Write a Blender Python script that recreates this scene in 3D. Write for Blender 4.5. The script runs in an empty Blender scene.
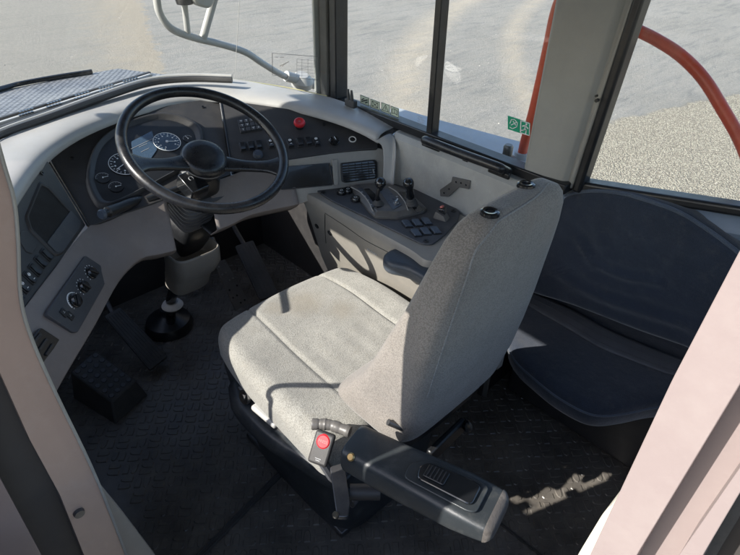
import bpy, bmesh, math, random
from mathutils import Vector as V, Matrix
random.seed(7)
sc = bpy.context.scene
R = math.radians

# ------------------------------------------------------------------ camera
F, CX, CY = 556.0, 370.0, 277.5
BR = V((0.72053497, -0.38955998, 0.57364831))     # world x of (right, down, forward)
BG = V((-0.69292128, -0.43582966, 0.57438019))    # world y
BU = V((0.02625742, -0.81135413, -0.58396492))    # world z
EYE = V((0.0, 0.0, 1.6))
cam = bpy.data.cameras.new('camera'); camo = bpy.data.objects.new('camera', cam)
sc.collection.objects.link(camo)
cam.sensor_width = 36; cam.lens = 36 * F / 740; cam.clip_start = 0.02; cam.clip_end = 2000
camo.matrix_world = Matrix(((BR.x, -BR.y, -BR.z, EYE.x), (BG.x, -BG.y, -BG.z, EYE.y), (BU.x, -BU.y, -BU.z, EYE.z), (0, 0, 0, 1)))
sc.camera = camo

# ------------------------------------------------------------------ light
SUN_AZ, SUN_EL = 290.0, 35.0      # azimuth of the sun measured clockwise from +y (vehicle's nose)
w = bpy.data.worlds.new('World'); sc.world = w; w.use_nodes = True
nt = w.node_tree; bg = nt.nodes['Background']
sky = nt.nodes.new('ShaderNodeTexSky'); sky.sky_type = 'NISHITA'; sky.sun_disc = False
sky.sun_elevation = R(SUN_EL); sky.sun_rotation = R(SUN_AZ)
nt.links.new(sky.outputs[0], bg.inputs[0]); bg.inputs[1].default_value = 0.148
sl = bpy.data.lights.new('sun', 'SUN'); sl.energy = 4.6; sl.angle = R(0.5); sl.color = (1, 0.95, 0.87)
so = bpy.data.objects.new('sun', sl); sc.collection.objects.link(so)
sd = V((math.sin(R(SUN_AZ)) * math.cos(R(SUN_EL)), math.cos(R(SUN_AZ)) * math.cos(R(SUN_EL)), math.sin(R(SUN_EL))))
so.rotation_euler = sd.to_track_quat('Z', 'Y').to_euler(); so.location = sd * 20
sc.view_settings.view_transform = 'Standard'; sc.view_settings.look = 'None'
sc.view_settings.exposure = 1.08; sc.view_settings.gamma = 1
sc.cycles.max_bounces = 10; sc.cycles.transparent_max_bounces = 16
sc.cycles.sample_clamp_indirect = 6

# ------------------------------------------------------------------ helpers
def ray(px, py):
    v = V((px - CX, py - CY, F))
    return V((BR.dot(v), BG.dot(v), BU.dot(v)))
def at(px, py, x=None, y=None, z=None):
    d = ray(px, py)
    t = (z - EYE.z) / d.z if z is not None else (x - EYE.x) / d.x if x is not None else (y - EYE.y) / d.y
    return EYE + d * t
class Plane:
    """a real plane in the cab: origin, u (to the right in the photo), v (upwards), n (towards the cab)"""
    def __init__(s, a, b, c):
        s.o = V(a); s.u = (V(b) - V(a)).normalized(); n = (V(b) - V(a)).cross(V(c) - V(a)).normalized()
        if n.dot(EYE - s.o) < 0: n = -n
        s.n = n; s.v = n.cross(s.u).normalized()
        if s.v.dot(V(c) - V(a)) < 0: s.u, s.v = s.u, -s.v
    def at(s, px, py, h=0.0):
        d = ray(px, py); o = s.o + s.n * h
        t = (o - EYE).dot(s.n) / d.dot(s.n)
        return EYE + d * t
    def fr(s, px, py, h=0.0, rot=0.0):
        p = s.at(px, py, h); c, q = math.cos(rot), math.sin(rot)
        u = s.u * c + s.v * q; v = s.v * c - s.u * q
        return frame(p, u, v, s.n)
def frame(o, u, v, n=None):
    u = V(u).normalized(); n = V(n).normalized() if n is not None else u.cross(V(v)).normalized()
    v = n.cross(u).normalized()
    return Matrix(((u.x, v.x, n.x, o[0]), (u.y, v.y, n.y, o[1]), (u.z, v.z, n.z, o[2]), (0, 0, 0, 1)))

class MB:
    def __init__(s): s.v = []; s.f = []
    def add(s, vs, fs, M=None):
        k = len(s.v)
        s.v += [(M @ V(p)) if M else V(p) for p in vs]
        s.f += [[i + k for i in f] for f in fs]; return s
    def box(s, M, sx, sy, sz, cx=0, cy=0, cz=0):
        vs = [(cx + a * sx / 2, cy + b * sy / 2, cz + c * sz / 2) for a in (-1, 1) for b in (-1, 1) for c in (-1, 1)]
        return s.add(vs, [(0, 1, 3, 2), (4, 6, 7, 5), (0, 4, 5, 1), (2, 3, 7, 6), (0, 2, 6, 4), (1, 5, 7, 3)], M)
    def prism(s, pts, d):
        """polygon of world points extruded along vector d"""
        n = len(pts); d = V(d)
        vs = [V(p) for p in pts] + [V(p) + d for p in pts]
        fs = [list(range(n))[::-1], [i + n for i in range(n)]] + [[i, (i + 1) % n, (i + 1) % n + n, i + n] for i in range(n)]
        return s.add(vs, fs)
    def loft(s, rings, cap=True, closed=True):
        n = len(rings[0]); vs = [p for r in rings for p in r]; fs = []
        for j in range(len(rings) - 1):
            for i in range(n if closed else n - 1):
                a = j * n + i; b = j * n + (i + 1) % n
                fs.append([a, b, b + n, a + n])
        if cap and closed:
            fs.append(list(range(n))[::-1]); fs.append([(len(rings) - 1) * n + i for i in range(n)])
        return s.add(vs, fs)
    def tube(s, pts, r, n=12, up=None, sub=0):
        pts = [V(p) for p in pts]
        if sub: pts = catmull(pts, sub)
        rr = r if isinstance(r, (list, tuple)) else [r] * len(pts)
        if len(rr) != len(pts): rr = [rr[min(len(rr) - 1, int(i / max(1, len(pts) - 1) * (len(rr) - 1) + .5))] for i in range(len(pts))]
        rings = []; t0 = (pts[1] - pts[0]).normalized()
        a = t0.orthogonal().normalized() if up is None else (V(up) - t0 * V(up).dot(t0)).normalized()
        for i, p in enumerate(pts):
            t = (pts[min(i + 1, len(pts) - 1)] - pts[max(i - 1, 0)]).normalized()
            a = (a - t * a.dot(t)).normalized(); b = t.cross(a)
            rings.append([p + (a * math.cos(k * 2 * math.pi / n) + b * math.sin(k * 2 * math.pi / n)) * rr[i] for k in range(n)])
        return s.loft(rings)
    def lathe(s, M, prof, n=28):
        rings = [[M @ V((r * math.cos(k * 2 * math.pi / n), r * math.sin(k * 2 * math.pi / n), h)) for k in range(n)] for r, h in prof]
        return s.loft(rings)
    def ring(s, M, R0, r, n=48, m=8, a0=0, a1=2 * math.pi):
        full = abs(a1 - a0 - 2 * math.pi) < 1e-4
        rings = []
        for i in range(n + (0 if full else 1)):
            a = a0 + (a1 - a0) * i / n
            rings.append([M @ V(((R0 + r * math.cos(b)) * math.cos(a), (R0 + r * math.cos(b)) * math.sin(a), r * math.sin(b))) for b in [k * 2 * math.pi / m for k in range(m)]])
        if full: rings.append(rings[0])
        return s.loft(rings, cap=not full)
    def build(s, name, mat, parent=None, bevel=0, seg=2, smooth=True, solid=0, sub=0, ang=35):
        me = bpy.data.meshes.new(name); me.from_pydata([tuple(p) for p in s.v], [], s.f)
        bm = bmesh.new(); bm.from_mesh(me)
        bmesh.ops.remove_doubles(bm, verts=bm.verts, dist=1e-6)
        bmesh.ops.recalc_face_normals(bm, faces=bm.faces); bm.to_mesh(me); bm.free()
        me.materials.append(mat)
        o = bpy.data.objects.new(name, me); sc.collection.objects.link(o)
        if parent is not None:
            o.parent = parent; o.matrix_parent_inverse = world(parent).inverted()
        if smooth:
            me.polygons.foreach_set('use_smooth', [True] * len(me.polygons)); me.set_sharp_from_angle(angle=R(ang))
        if solid:
            m = o.modifiers.new('s', 'SOLIDIFY'); m.thickness = solid; m.offset = 0
        if bevel:
            m = o.modifiers.new('b', 'BEVEL'); m.width = bevel; m.segments = seg; m.limit_method = 'ANGLE'; m.angle_limit = R(32)
            m.harden_normals = False
        if sub:
            m = o.modifiers.new('u', 'SUBSURF'); m.levels = m.render_levels = sub
        return o
def world(o):
    M = Matrix.LocRotScale(o.location, o.rotation_euler, o.scale)
    return world(o.parent) @ o.matrix_parent_inverse @ M if o.parent else M
def catmull(p, k):
    out = []
    q = [p[0] * 2 - p[1]] + list(p) + [p[-1] * 2 - p[-2]]
    for i in range(1, len(q) - 2):
        for j in range(k):
            t = j / k
            out.append(.5 * ((2 * q[i]) + (q[i + 1] - q[i - 1]) * t + (2 * q[i - 1] - 5 * q[i] + 4 * q[i + 1] - q[i + 2]) * t * t + (3 * q[i] - q[i - 1] - 3 * q[i + 1] + q[i + 2]) * t ** 3))
    out.append(V(p[-1])); return out
def closed_curve(pts, k):
    n = len(pts); out = []
    for i in range(n):
        a, b, c, d = pts[i - 1], pts[i], pts[(i + 1) % n], pts[(i + 2) % n]
        for j in range(k):
            t = j / k
            out.append(.5 * ((2 * b) + (c - a) * t + (2 * a - 5 * b + 4 * c - d) * t * t + (3 * b - a - 3 * c + d) * t ** 3))
    return out
def grid(mb, rails, k=6, kk=4):
    rails = [catmull([V(p) for p in r], k) for r in rails]
    cols = [catmull(list(c), kk) for c in zip(*rails)] if kk > 1 else [list(c) for c in zip(*rails)]
    return mb.loft([list(r) for r in cols], cap=False, closed=False)
def roundpoly(pts, r, k=4):
    """round the corners of a polygon of world points"""
    out = []; n = len(pts); pts = [V(p) for p in pts]
    rs = r if isinstance(r, (list, tuple)) else [r] * n
    for i in range(n):
        p, a, b = pts[i], pts[i - 1], pts[(i + 1) % n]
        da, db = (a - p), (b - p); ra = min(rs[i], da.length * .45, db.length * .45)
        s, e = p + da.normalized() * ra, p + db.normalized() * ra
        for j in range(k + 1):
            t = j / k; out.append(s * (1 - t) ** 2 + p * 2 * t * (1 - t) + e * t * t)
    return out
def sring(cx, cy, z, hx, hy, e=4.5, n=56):
    o = []
    for k in range(n):
        a = 2 * math.pi * k / n; c, s_ = math.cos(a), math.sin(a)
        o.append(V((cx + hx * math.copysign(abs(c) ** (2 / e), c), cy + hy * math.copysign(abs(s_) ** (2 / e), s_), z)))
    return o
def rbox(size, r, n=(24, 24, 6), fn=None, M=None):
    """a dense rounded box, optionally reshaped by fn(x, y, z)"""
    mb = MB(); hx, hy, hz = [q / 2 for q in size]; nx, ny, nz = n
    def face(o, a, b, na, nb):
        vs = []; fs = []
        for i in range(na + 1):
            for j in range(nb + 1): vs.append(o + a * (i / na) + b * (j / nb))
        for i in range(na):
            for j in range(nb):
                q = i * (nb + 1) + j; fs.append([q, q + 1, q + nb + 2, q + nb + 1])
        mb.add(vs, fs)
    X, Y, Z = V((2 * hx, 0, 0)), V((0, 2 * hy, 0)), V((0, 0, 2 * hz)); o = V((-hx, -hy, -hz))
    face(o, X, Y, nx, ny); face(o + Z, X, Y, nx, ny); face(o, X, Z, nx, nz); face(o + Y, X, Z, nx, nz); face(o, Y, Z, ny, nz); face(o + X, Y, Z, ny, nz)
    out = []
    for p in mb.v:
        c = V((max(-hx + r, min(hx - r, p.x)), max(-hy + r, min(hy - r, p.y)), max(-hz + r, min(hz - r, p.z))))
        d = p - c
        if d.length > 1e-7: p = c + d.normalized() * r
        q = V(fn(*p)) if fn else p
        out.append(M @ q if M else q)
    mb.v = out; return mb
def thing(name, label, cat, loc=(0, 0, 0), group=None):
    o = bpy.data.objects.new(name, None); sc.collection.objects.link(o); o.location = loc; o.empty_display_size = .05
    o['label'] = label; o['category'] = cat
    if group: o['group'] = group
    return o
def tag(o, label, cat, group=None):
    o['label'] = label; o['category'] = cat
    if group: o['group'] = group
    return o

# ------------------------------------------------------------------ materials
def nodes(name):
    m = bpy.data.materials.new(name); m.use_nodes = True; return m, m.node_tree, m.node_tree.nodes['Principled BSDF']
def N(t, kind, **kw):
    n = t.nodes.new(kind)
    for k, v in kw.items():
        if k in n.inputs.keys(): n.inputs[k].default_value = v
        else: setattr(n, k, v)
    return n
def mixc(t, fac, a, b):
    m = t.nodes.new('ShaderNodeMix'); m.data_type = 'RGBA'
    for sock, val in ((m.inputs[0], fac), (m.inputs[6], a), (m.inputs[7], b)):
        if hasattr(val, 'links'): t.links.new(val, sock)
        else: sock.default_value = val if not isinstance(val, tuple) or len(val) == 4 else (*val, 1)
    return m.outputs[2]
def ramp(t, src, lo, hi, a=0.0, b=1.0):
    m = t.nodes.new('ShaderNodeMapRange'); m.clamp = True
    t.links.new(src, m.inputs[0]); m.inputs[1].default_value = lo; m.inputs[2].default_value = hi
    m.inputs[3].default_value = a; m.inputs[4].default_value = b; return m.outputs[0]
def plastic(name, col, rough=.5, bump=.15, scale=900, var=.15, metal=0, dirt=None, dirtamt=.35, coat=0, spec=.5):
    m, t, b = nodes(name)
    tc = t.nodes.new('ShaderNodeTexCoord').outputs['Object']
    n1 = N(t, 'ShaderNodeTexNoise', Scale=7.0, Detail=6.0, Roughness=.65); t.links.new(tc, n1.inputs['Vector'])
    dk = tuple(c * (1 - var) for c in col); lt = tuple(min(1, c * (1 + var)) for c in col)
    c = mixc(t, ramp(t, n1.outputs[0], .35, .65), dk, lt)
    n3 = N(t, 'ShaderNodeTexNoise', Scale=22.0, Detail=8.0, Roughness=.75); t.links.new(tc, n3.inputs['Vector'])
    if dirt: c = mixc(t, ramp(t, n3.outputs[0], .5, .72, 0, dirtamt), c, dirt)
    t.links.new(c, b.inputs['Base Color'])
    t.links.new(ramp(t, n3.outputs[0], .3, .7, max(.03, rough - .09), min(1, rough + .1)), b.inputs['Roughness'])
    b.inputs['Metallic'].default_value = metal; b.inputs['Coat Weight'].default_value = coat
    b.inputs['Specular IOR Level'].default_value = spec
    if bump:
        n2 = N(t, 'ShaderNodeTexNoise', Scale=float(scale), Detail=2.0); t.links.new(tc, n2.inputs['Vector'])
        bp = N(t, 'ShaderNodeBump', Strength=bump, Distance=.001); t.links.new(n2.outputs[0], bp.inputs['Height']); t.links.new(bp.outputs[0], b.inputs['Normal'])
    return m
DUST = (.33, .29, .23)
M = {}
M['cowl'] = plastic('cowl_grey', (.37, .362, .352), .42, .25, 700, .06, dirt=(.42, .40, .36), dirtamt=.3)
M['trim'] = plastic('mauve_trim', (.20, .172, .158), .45, .3, 800, .05, dirt=(.3, .28, .26), dirtamt=.25)
M['silver'] = plastic('light_grey_trim', (.29, .275, .25), .42, .25, 800, .06, dirt=(.42, .39, .34), dirtamt=.35)
M['fascia'] = plastic('charcoal_fascia', (.034, .033, .034), .48, .35, 1200, .1, dirt=DUST, dirtamt=.06)
M['black'] = plastic('black_plastic', (.012, .013, .015), .35, .12, 900, .2, dirt=DUST, dirtamt=.05)
M['gloss'] = plastic('gloss_black', (.010, .011, .013), .16, .0, 900, .2, coat=.4)
M['wheel'] = plastic('wheel_rubber', (.013, .014, .017), .30, .12, 1400, .2, dirt=DUST, dirtamt=.10)
M['rubber'] = plastic('rubber', (.048, .047, .047), .7, .3, 500, .25, dirt=DUST, dirtamt=.10)
M['ribs'] = plastic('ribbed_rubber', (.11, .11, .113), .45, .2, 500, .15, dirt=DUST, dirtamt=.3)
M['floor'] = plastic('floor_rubber', (.105, .096, .086), .34, .25, 400, .3, dirt=(.22, .19, .15), dirtamt=.4)
M['console'] = plastic('console_grey', (.25, .235, .208), .45, .3, 700, .06, dirt=(.40, .36, .30), dirtamt=.35)
M['ctop'] = plastic('console_top', (.055, .058, .066), .5, .3, 900, .1, dirt=DUST, dirtamt=.15)
M['gate'] = plastic('gate_brown_grey', (.10, .095, .09), .4, .2, 900, .1, dirt=DUST, dirtamt=.2)
M['bluegrey'] = plastic('blue_grey_liner', (.15, .19, .25), .5, .2, 500, .08)
M['skydial'] = plastic('sky_reflection_dial', (.05, .085, .135), .25, 0, 900, .08, coat=.6)  # blue put in the colour for the sky mirrored in the cluster glass
M['swblue'] = plastic('blue_grey_switch', (.06, .075, .10), .3, .1, 900, .1)
M['wall'] = plastic('wall_liner', (.345, .34, .32), .6, .8, 260, .08, dirt=(.5, .48, .44), dirtamt=.4)
M['pillar'] = plastic('pillar_liner', (.28, .275, .255), .55, .3, 400, .05, dirt=(.38, .36, .32), dirtamt=.2)
M['ceiling'] = plastic('ceiling_liner', (.22, .22, .21), .8, .3, 300, .05)
M['post'] = plastic('door_post_paint', (.36, .25, .205), .38, .06, 500, .04, dirt=(.48, .38, .33), dirtamt=.2, coat=.25)
M['postdark'] = plastic('door_edge_paint', (.20, .15, .145), .35, .06, 500, .05, coat=.3)
M['pocket'] = plastic('pocket_lining', (.009, .008, .007), .75, .2, 600, .3)
M['post2'] = plastic('door_post_pale', (.245, .20, .195), .42, .06, 500, .03, dirt=(.34, .30, .28), dirtamt=.25, coat=.2)
M['cream'] = plastic('cream_sill', (.55, .53, .45), .5, .2, 500, .06, dirt=(.3, .27, .2), dirtamt=.4)
M['slate'] = plastic('slate_frame', (.055, .050, .049), .5, .03, 500, .1, spec=.25)
M['red'] = plastic('red_plastic', (.55, .02, .03), .35, .05, 500, .1)
M['redpaint'] = plastic('red_rail_paint', (.58, .085, .04), .4, .1, 400, .12, dirt=(.6, .3, .2), dirtamt=.25)
M['steel'] = plastic('steel', (.42, .42, .42), .32, .1, 600, .15, metal=1)
M['brass'] = plastic('brass', (.45, .32, .15), .35, .1, 600, .15, metal=1)
M['darksteel'] = plastic('dark_steel', (.12, .12, .125), .35, .15, 500, .3, metal=.7, dirt=DUST, dirtamt=.3)
M['tube'] = plastic('grey_tube_paint', (.36, .36, .35), .4, .1, 500, .1, dirt=DUST, dirtamt=.3)
M['body'] = plastic('body_grey', (.42, .44, .47), .45, .15, 300, .06, dirt=(.5, .46, .40), dirtamt=.4)
M['arm'] = plastic('armrest_vinyl', (.028, .033, .037), .36, .3, 900, .1, dirt=(.2, .19, .17), dirtamt=.18)
M['armR'] = plastic('armrest_blue_vinyl', (.035, .045, .06), .42, .3, 900, .1, dirt=DUST, dirtamt=.1)
M['armtip'] = plastic('worn_armrest_tip', (.12, .108, .098), .6, .5, 300, .25, dirt=(.35, .32, .28), dirtamt=.6)
M['seatbase'] = plastic('seat_base', (.030, .036, .043), .38, .2, 900, .1, dirt=(.3, .3, .28), dirtamt=.25)
M['belt'] = plastic('belt_webbing', (.085, .088, .10), .7, .6, 1500, .15)
M['jump'] = None
M['white'] = plastic('white_mark', (.75, .76, .76), .5, 0, 1, .03)
M['whiteplastic'] = plastic('white_plastic', (.6, .58, .55), .4, .1, 500, .08, dirt=DUST, dirtamt=.3)
M['grime'] = plastic('grey_mark', (.35, .36, .37), .5, 0, 1, .05)
M['sticker'] = plastic('sticker_cream', (.50, .56, .44), .4, 0, 1, .05)
M['green'] = plastic('sticker_green', (.01, .30, .17), .4, 0, 1, .1)
M['yellow'] = plastic('yellow_seal', (.30, .28, .14), .5, 0, 1, .1)
M['hood'] = None
def fabric(name, col, stain, stains=(), blue=None, weave=330.0, wb=.4, box=None):
    m, t, b = nodes(name)
    tc = t.nodes.new('ShaderNodeTexCoord').outputs['Object']
    n = N(t, 'ShaderNodeTexNoise', Scale=9.0, Detail=8.0, Roughness=.7); t.links.new(tc, n.inputs['Vector'])
    c = mixc(t, ramp(t, n.outputs[0], .3, .7), tuple(q * .80 for q in col), tuple(q * 1.12 for q in col))
    v = N(t, 'ShaderNodeTexVoronoi', Scale=weave); t.links.new(tc, v.inputs['Vector'])
    c = mixc(t, ramp(t, v.outputs['Distance'], .2, .75, 0, .62), c, tuple(q * .45 for q in col))
    n4 = N(t, 'ShaderNodeTexNoise', Scale=30.0, Detail=6.0, Roughness=.8); t.links.new(tc, n4.inputs['Vector'])
    c = mixc(t, ramp(t, n4.outputs[0], .52, .75, 0, .3), c, stain)
    for (sx, sy, sz, r, amt) in stains:
        d = N(t, 'ShaderNodeVectorMath', operation='DISTANCE'); t.links.new(tc, d.inputs[0]); d.inputs[1].default_value = (sx, sy, sz)
        md = N(t, 'ShaderNodeMath', operation='ADD'); t.links.new(d.outputs['Value'], md.inputs[0])
        ns = ramp(t, n4.outputs[0], .25, .75, -r * .45, r * .45); t.links.new(ns, md.inputs[1])
        c = mixc(t, ramp(t, md.outputs[0], r * 1.1, r * .35, 0, amt), c, stain)
    t.links.new(c, b.inputs['Base Color']); b.inputs['Roughness'].default_value = .9
    b.inputs['Sheen Weight'].default_value = .25; b.inputs['Specular IOR Level'].default_value = .2
    n2 = N(t, 'ShaderNodeTexNoise', Scale=14.0, Detail=3.0); t.links.new(tc, n2.inputs['Vector'])
    bp = N(t, 'ShaderNodeBump', Strength=.35, Distance=.012); t.links.new(n2.outputs[0], bp.inputs['Height'])
    bp2 = N(t, 'ShaderNodeBump', Strength=wb, Distance=.0015); t.links.new(v.outputs['Distance'], bp2.inputs['Height']); t.links.new(bp.outputs[0], bp2.inputs['Normal'])
    t.links.new(bp2.outputs[0], b.inputs['Normal'])
    return m
M['seatfab'] = fabric('seat_fabric', (.30, .295, .27), (.19, .165, .125), stains=((.80, 1.09, .53, .075, .5), (.865, .985, .53, .05, .4), (.72, 1.13, .53, .04, .35)))
M['backfab'] = fabric('backrest_fabric', (.245, .223, .20), (.20, .165, .14), stains=((.84, .46, 1.10, .05, .7), (.93, .45, 1.05, .05, .55)))
M['pipe'] = fabric('piping_fabric', (.26, .26, .255), (.2, .18, .15))
M['jump'] = fabric('navy_seat_fabric', (.026, .035, .055), (.10, .095, .09), weave=700.0, wb=.3)
M['jump'].node_tree.nodes['Principled BSDF'].inputs['Sheen Weight'].default_value = .35
M['jumpedge'] = fabric('navy_piping', (.075, .095, .13), (.12, .115, .11), weave=700.0, wb=.3)

def glass():
    m = bpy.data.materials.new('window_glass'); m.use_nodes = True; t = m.node_tree; t.nodes.clear()
    out = t.nodes.new('ShaderNodeOutputMaterial'); tr = t.nodes.new('ShaderNodeBsdfTransparent'); tr.inputs[0].default_value = (.93, .95, .94, 1)
    gl = t.nodes.new('ShaderNodeBsdfGlossy'); gl.inputs['Roughness'].default_value = .02
    fr = t.nodes.new('ShaderNodeFresnel'); fr.inputs[0].default_value = 1.45
    fm = t.nodes.new('ShaderNodeMath'); fm.operation = 'MINIMUM'; fm.inputs[1].default_value = .028; t.links.new(fr.outputs[0], fm.inputs[0])
    mx = t.nodes.new('ShaderNodeMixShader'); t.links.new(fm.outputs[0], mx.inputs[0]); t.links.new(tr.outputs[0], mx.inputs[1]); t.links.new(gl.outputs[0], mx.inputs[2])
    tc = t.nodes.new('ShaderNodeTexCoord'); n1 = N(t, 'ShaderNodeTexNoise', Scale=5.0, Detail=9.0, Roughness=.75, Distortion=1.2); t.links.new(tc.outputs['Object'], n1.inputs['Vector'])
    df = t.nodes.new('ShaderNodeBsdfDiffuse'); df.inputs[0].default_value = (.6, .58, .52, 1)
    mx2 = t.nodes.new('ShaderNodeMixShader'); t.links.new(ramp(t, n1.outputs[0], .45, .75, .004, .07), mx2.inputs[0]); t.links.new(mx.outputs[0], mx2.inputs[1]); t.links.new(df.outputs[0], mx2.inputs[2])
    t.links.new(mx2.outputs[0], out.inputs[0]); return m
M['glass'] = glass()


def circle3(a, b, c):
    ax, ay, bx, by, cx, cy = a.x, a.y, b.x, b.y, c.x, c.y
    d = 2 * (ax * (by - cy) + bx * (cy - ay) + cx * (ay - by))
    ux = ((ax * ax + ay * ay) * (by - cy) + (bx * bx + by * by) * (cy - ay) + (cx * cx + cy * cy) * (ay - by)) / d
    uy = ((ax * ax + ay * ay) * (cx - bx) + (bx * bx + by * by) * (ax - cx) + (cx * cx + cy * cy) * (bx - ax)) / d
    return ux, uy, math.hypot(ax - ux, ay - uy)
GZ = -2.3
def ground_mat():
    m, t, b = nodes('yard_ground')
    g = t.nodes.new('ShaderNodeTexCoord').outputs['Object']
    def noise(s, d=8.0, r=.65, dist=0.0):
        n = N(t, 'ShaderNodeTexNoise', Scale=s, Detail=d, Roughness=r, Distortion=dist); t.links.new(g, n.inputs['Vector']); return n.outputs[0]
    def math_(op, a, b_=None):
        n = t.nodes.new('ShaderNodeMath'); n.operation = op
        for s, q in zip(n.inputs, (a, b_)):
            if q is None: continue
            if hasattr(q, 'links'): t.links.new(q, s)
            else: s.default_value = q
        return n.outputs[0]
    big = noise(.35, 6.0); mid = noise(2.2, 10.0, .7); fine = noise(34.0, 4.0, .8); grit = noise(11.0, 8.0, .85)
    mp = t.nodes.new('ShaderNodeMapping'); mp.inputs['Rotation'].default_value = (0, 0, R(-48)); mp.inputs['Scale'].default_value = (.55, 3.4, 1); t.links.new(g, mp.inputs[0])
    st = N(t, 'ShaderNodeTexNoise', Scale=1.1, Detail=9.0, Roughness=.72, Distortion=.6); t.links.new(mp.outputs[0], st.inputs['Vector'])
    c = mixc(t, ramp(t, big, .35, .65), (.27, .265, .245), (.35, .34, .315))
    c = mixc(t, ramp(t, mid, .4, .68, 0, .6), c, (.36, .34, .30))
    c = mixc(t, ramp(t, st.outputs[0], .42, .66, 0, .6), c, (.40, .375, .325))
    c = mixc(t, ramp(t, st.outputs[0], .47, .32, 0, .7), c, (.19, .19, .185))
    c = mixc(t, ramp(t, grit, .5, .68, 0, .65), c, (.17, .165, .155))
    c = mixc(t, ramp(t, grit, .46, .3, 0, .6), c, (.46, .44, .39))
    c = mixc(t, ramp(t, fine, .54, .68, 0, .6), c, (.13, .125, .12)); c = mixc(t, ramp(t, fine, .44, .3, 0, .7), c, (.55, .53, .48))
    tan = (.64, .54, .40)
    wob = ramp(t, mid, .2, .8, -.5, .5)
    for pts, wdt, amt in ((((468, 0), (410, 62), (405, 100)), .55, .6), (((537, 0), (512, 55), (533, 110)), .34, .5)):
        ux, uy, r = circle3(*[at(*p, z=GZ) for p in pts])
        d = N(t, 'ShaderNodeVectorMath', operation='DISTANCE'); t.links.new(g, d.inputs[0]); d.inputs[1].default_value = (ux, uy, 0)
        q = math_('ABSOLUTE', math_('SUBTRACT', math_('ADD', d.outputs['Value'], math_('MULTIPLY', wob, .5)), r))
        k = math_('MULTIPLY', ramp(t, math_('ADD', q, math_('MULTIPLY', ramp(t, grit, .3, .7, -.5, .5), wdt)), wdt * 1.5, wdt * .2, 0, amt), ramp(t, st.outputs[0], .62, .4, .25, 1))
        c = mixc(t, k, c, tan)
    # tan earth patch ahead of the machine and coarse pale gravel behind it, each bounded by a line
    def side(p1, p2, s, soft, wamp):
        a, b2 = at(*p1, z=GZ), at(*p2, z=GZ); dr = (b2 - a).normalized(); nx, ny = -dr.y * s, dr.x * s
        dt = N(t, 'ShaderNodeVectorMath', operation='DOT_PRODUCT'); t.links.new(g, dt.inputs[0]); dt.inputs[1].default_value = (nx, ny, 0)
        return ramp(t, math_('ADD', math_('ADD', dt.outputs['Value'], -(a.x * nx + a.y * ny)), math_('MULTIPLY', wob, wamp)), -soft, soft)
    e = side((140, 0), (166, 80), -1, .06, .9)
    e2 = side((95, 0), (122, 80), -1, .8, 2.5)
    c = mixc(t, math_('MULTIPLY', e, .7), c, mixc(t, ramp(t, grit, .35, .65), (.40, .37, .31), (.27, .255, .23)))
    c = mixc(t, math_('MULTIPLY', e, math_('MULTIPLY', math_('SUBTRACT', 1.0, e2), .55)), c, (.44, .37, .27))
    c = mixc(t, 1.0, c, (.80, .80, .80)); c.node.blend_type = 'MULTIPLY'
    gr = side((590, 126), (740, 93), -1, .05, .35)
    vor = N(t, 'ShaderNodeTexVoronoi', Scale=42.0); t.links.new(g, vor.inputs['Vector'])
    sep = t.nodes.new('ShaderNodeSeparateColor'); t.links.new(vor.outputs['Color'], sep.inputs[0])
    gc = mixc(t, sep.outputs[0], (.36, .33, .27), (.78, .71, .55)); gc = mixc(t, ramp(t, vor.outputs['Distance'], .35, .6, 0, .7), gc, (.16, .14, .11))
    c = mixc(t, gr, c, gc)
    t.links.new(c, b.inputs['Base Color']); b.inputs['Roughness'].default_value = .92; b.inputs['Specular IOR Level'].default_value = .2
    hs = math_('ADD', math_('MULTIPLY', grit, .9), math_('ADD', math_('MULTIPLY', fine, .5), math_('MULTIPLY', math_('MULTIPLY', vor.outputs['Distance'], gr), -1.4)))
    bp = N(t, 'ShaderNodeBump', Strength=.9, Distance=.05); t.links.new(hs, bp.inputs['Height']); t.links.new(bp.outputs[0], b.inputs['Normal'])
    return m

YD = .66
# ------------------------------------------------------------------ setting
g = MB().add([(-300, -300, 0), (300, -300, 0), (300, 300, 0), (-300, 300, 0)], [(0, 1, 2, 3)]).build('ground', ground_mat(), smooth=False)
g.location.z = GZ; g['kind'] = 'structure'

# loose stones lying about the yard
st_ = MB(); rs = random.Random(3)
for k in range(2600):
    px, py = rs.uniform(-40, 780), rs.uniform(-30, 235) ** 1.0
    p = at(px, py, z=GZ); p.z = 0
    if p.x < 3.0: continue
    r = rs.uniform(.004, .013) * (1.8 if rs.random() < .06 else 1)
    a = rs.uniform(0, 6.28); vs = []
    for (x, y, z) in ((1, 0, .1), (.3, .9, .0), (-.8, .6, .1), (-.9, -.5, 0), (.2, -1, .1), (.4, -.2, .7), (-.3, .3, .6)):
        x *= rs.uniform(.7, 1.2); y *= rs.uniform(.7, 1.2)
        vs.append((p.x + r * (x * math.cos(a) - y * math.sin(a)), p.y + r * (x * math.sin(a) + y * math.cos(a)), GZ + r * z))
    st_.add(vs, [(0, 1, 5), (1, 6, 5), (1, 2, 6), (2, 3, 6), (3, 4, 5), (3, 5, 6), (4, 0, 5)])
o = st_.build('loose_stones', plastic('stone', (.34, .32, .28), .9, 0, 1, .45), smooth=False); o['kind'] = 'stuff'; o['label'] = 'small loose stones scattered over the yard'; o['category'] = 'stones'

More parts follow.
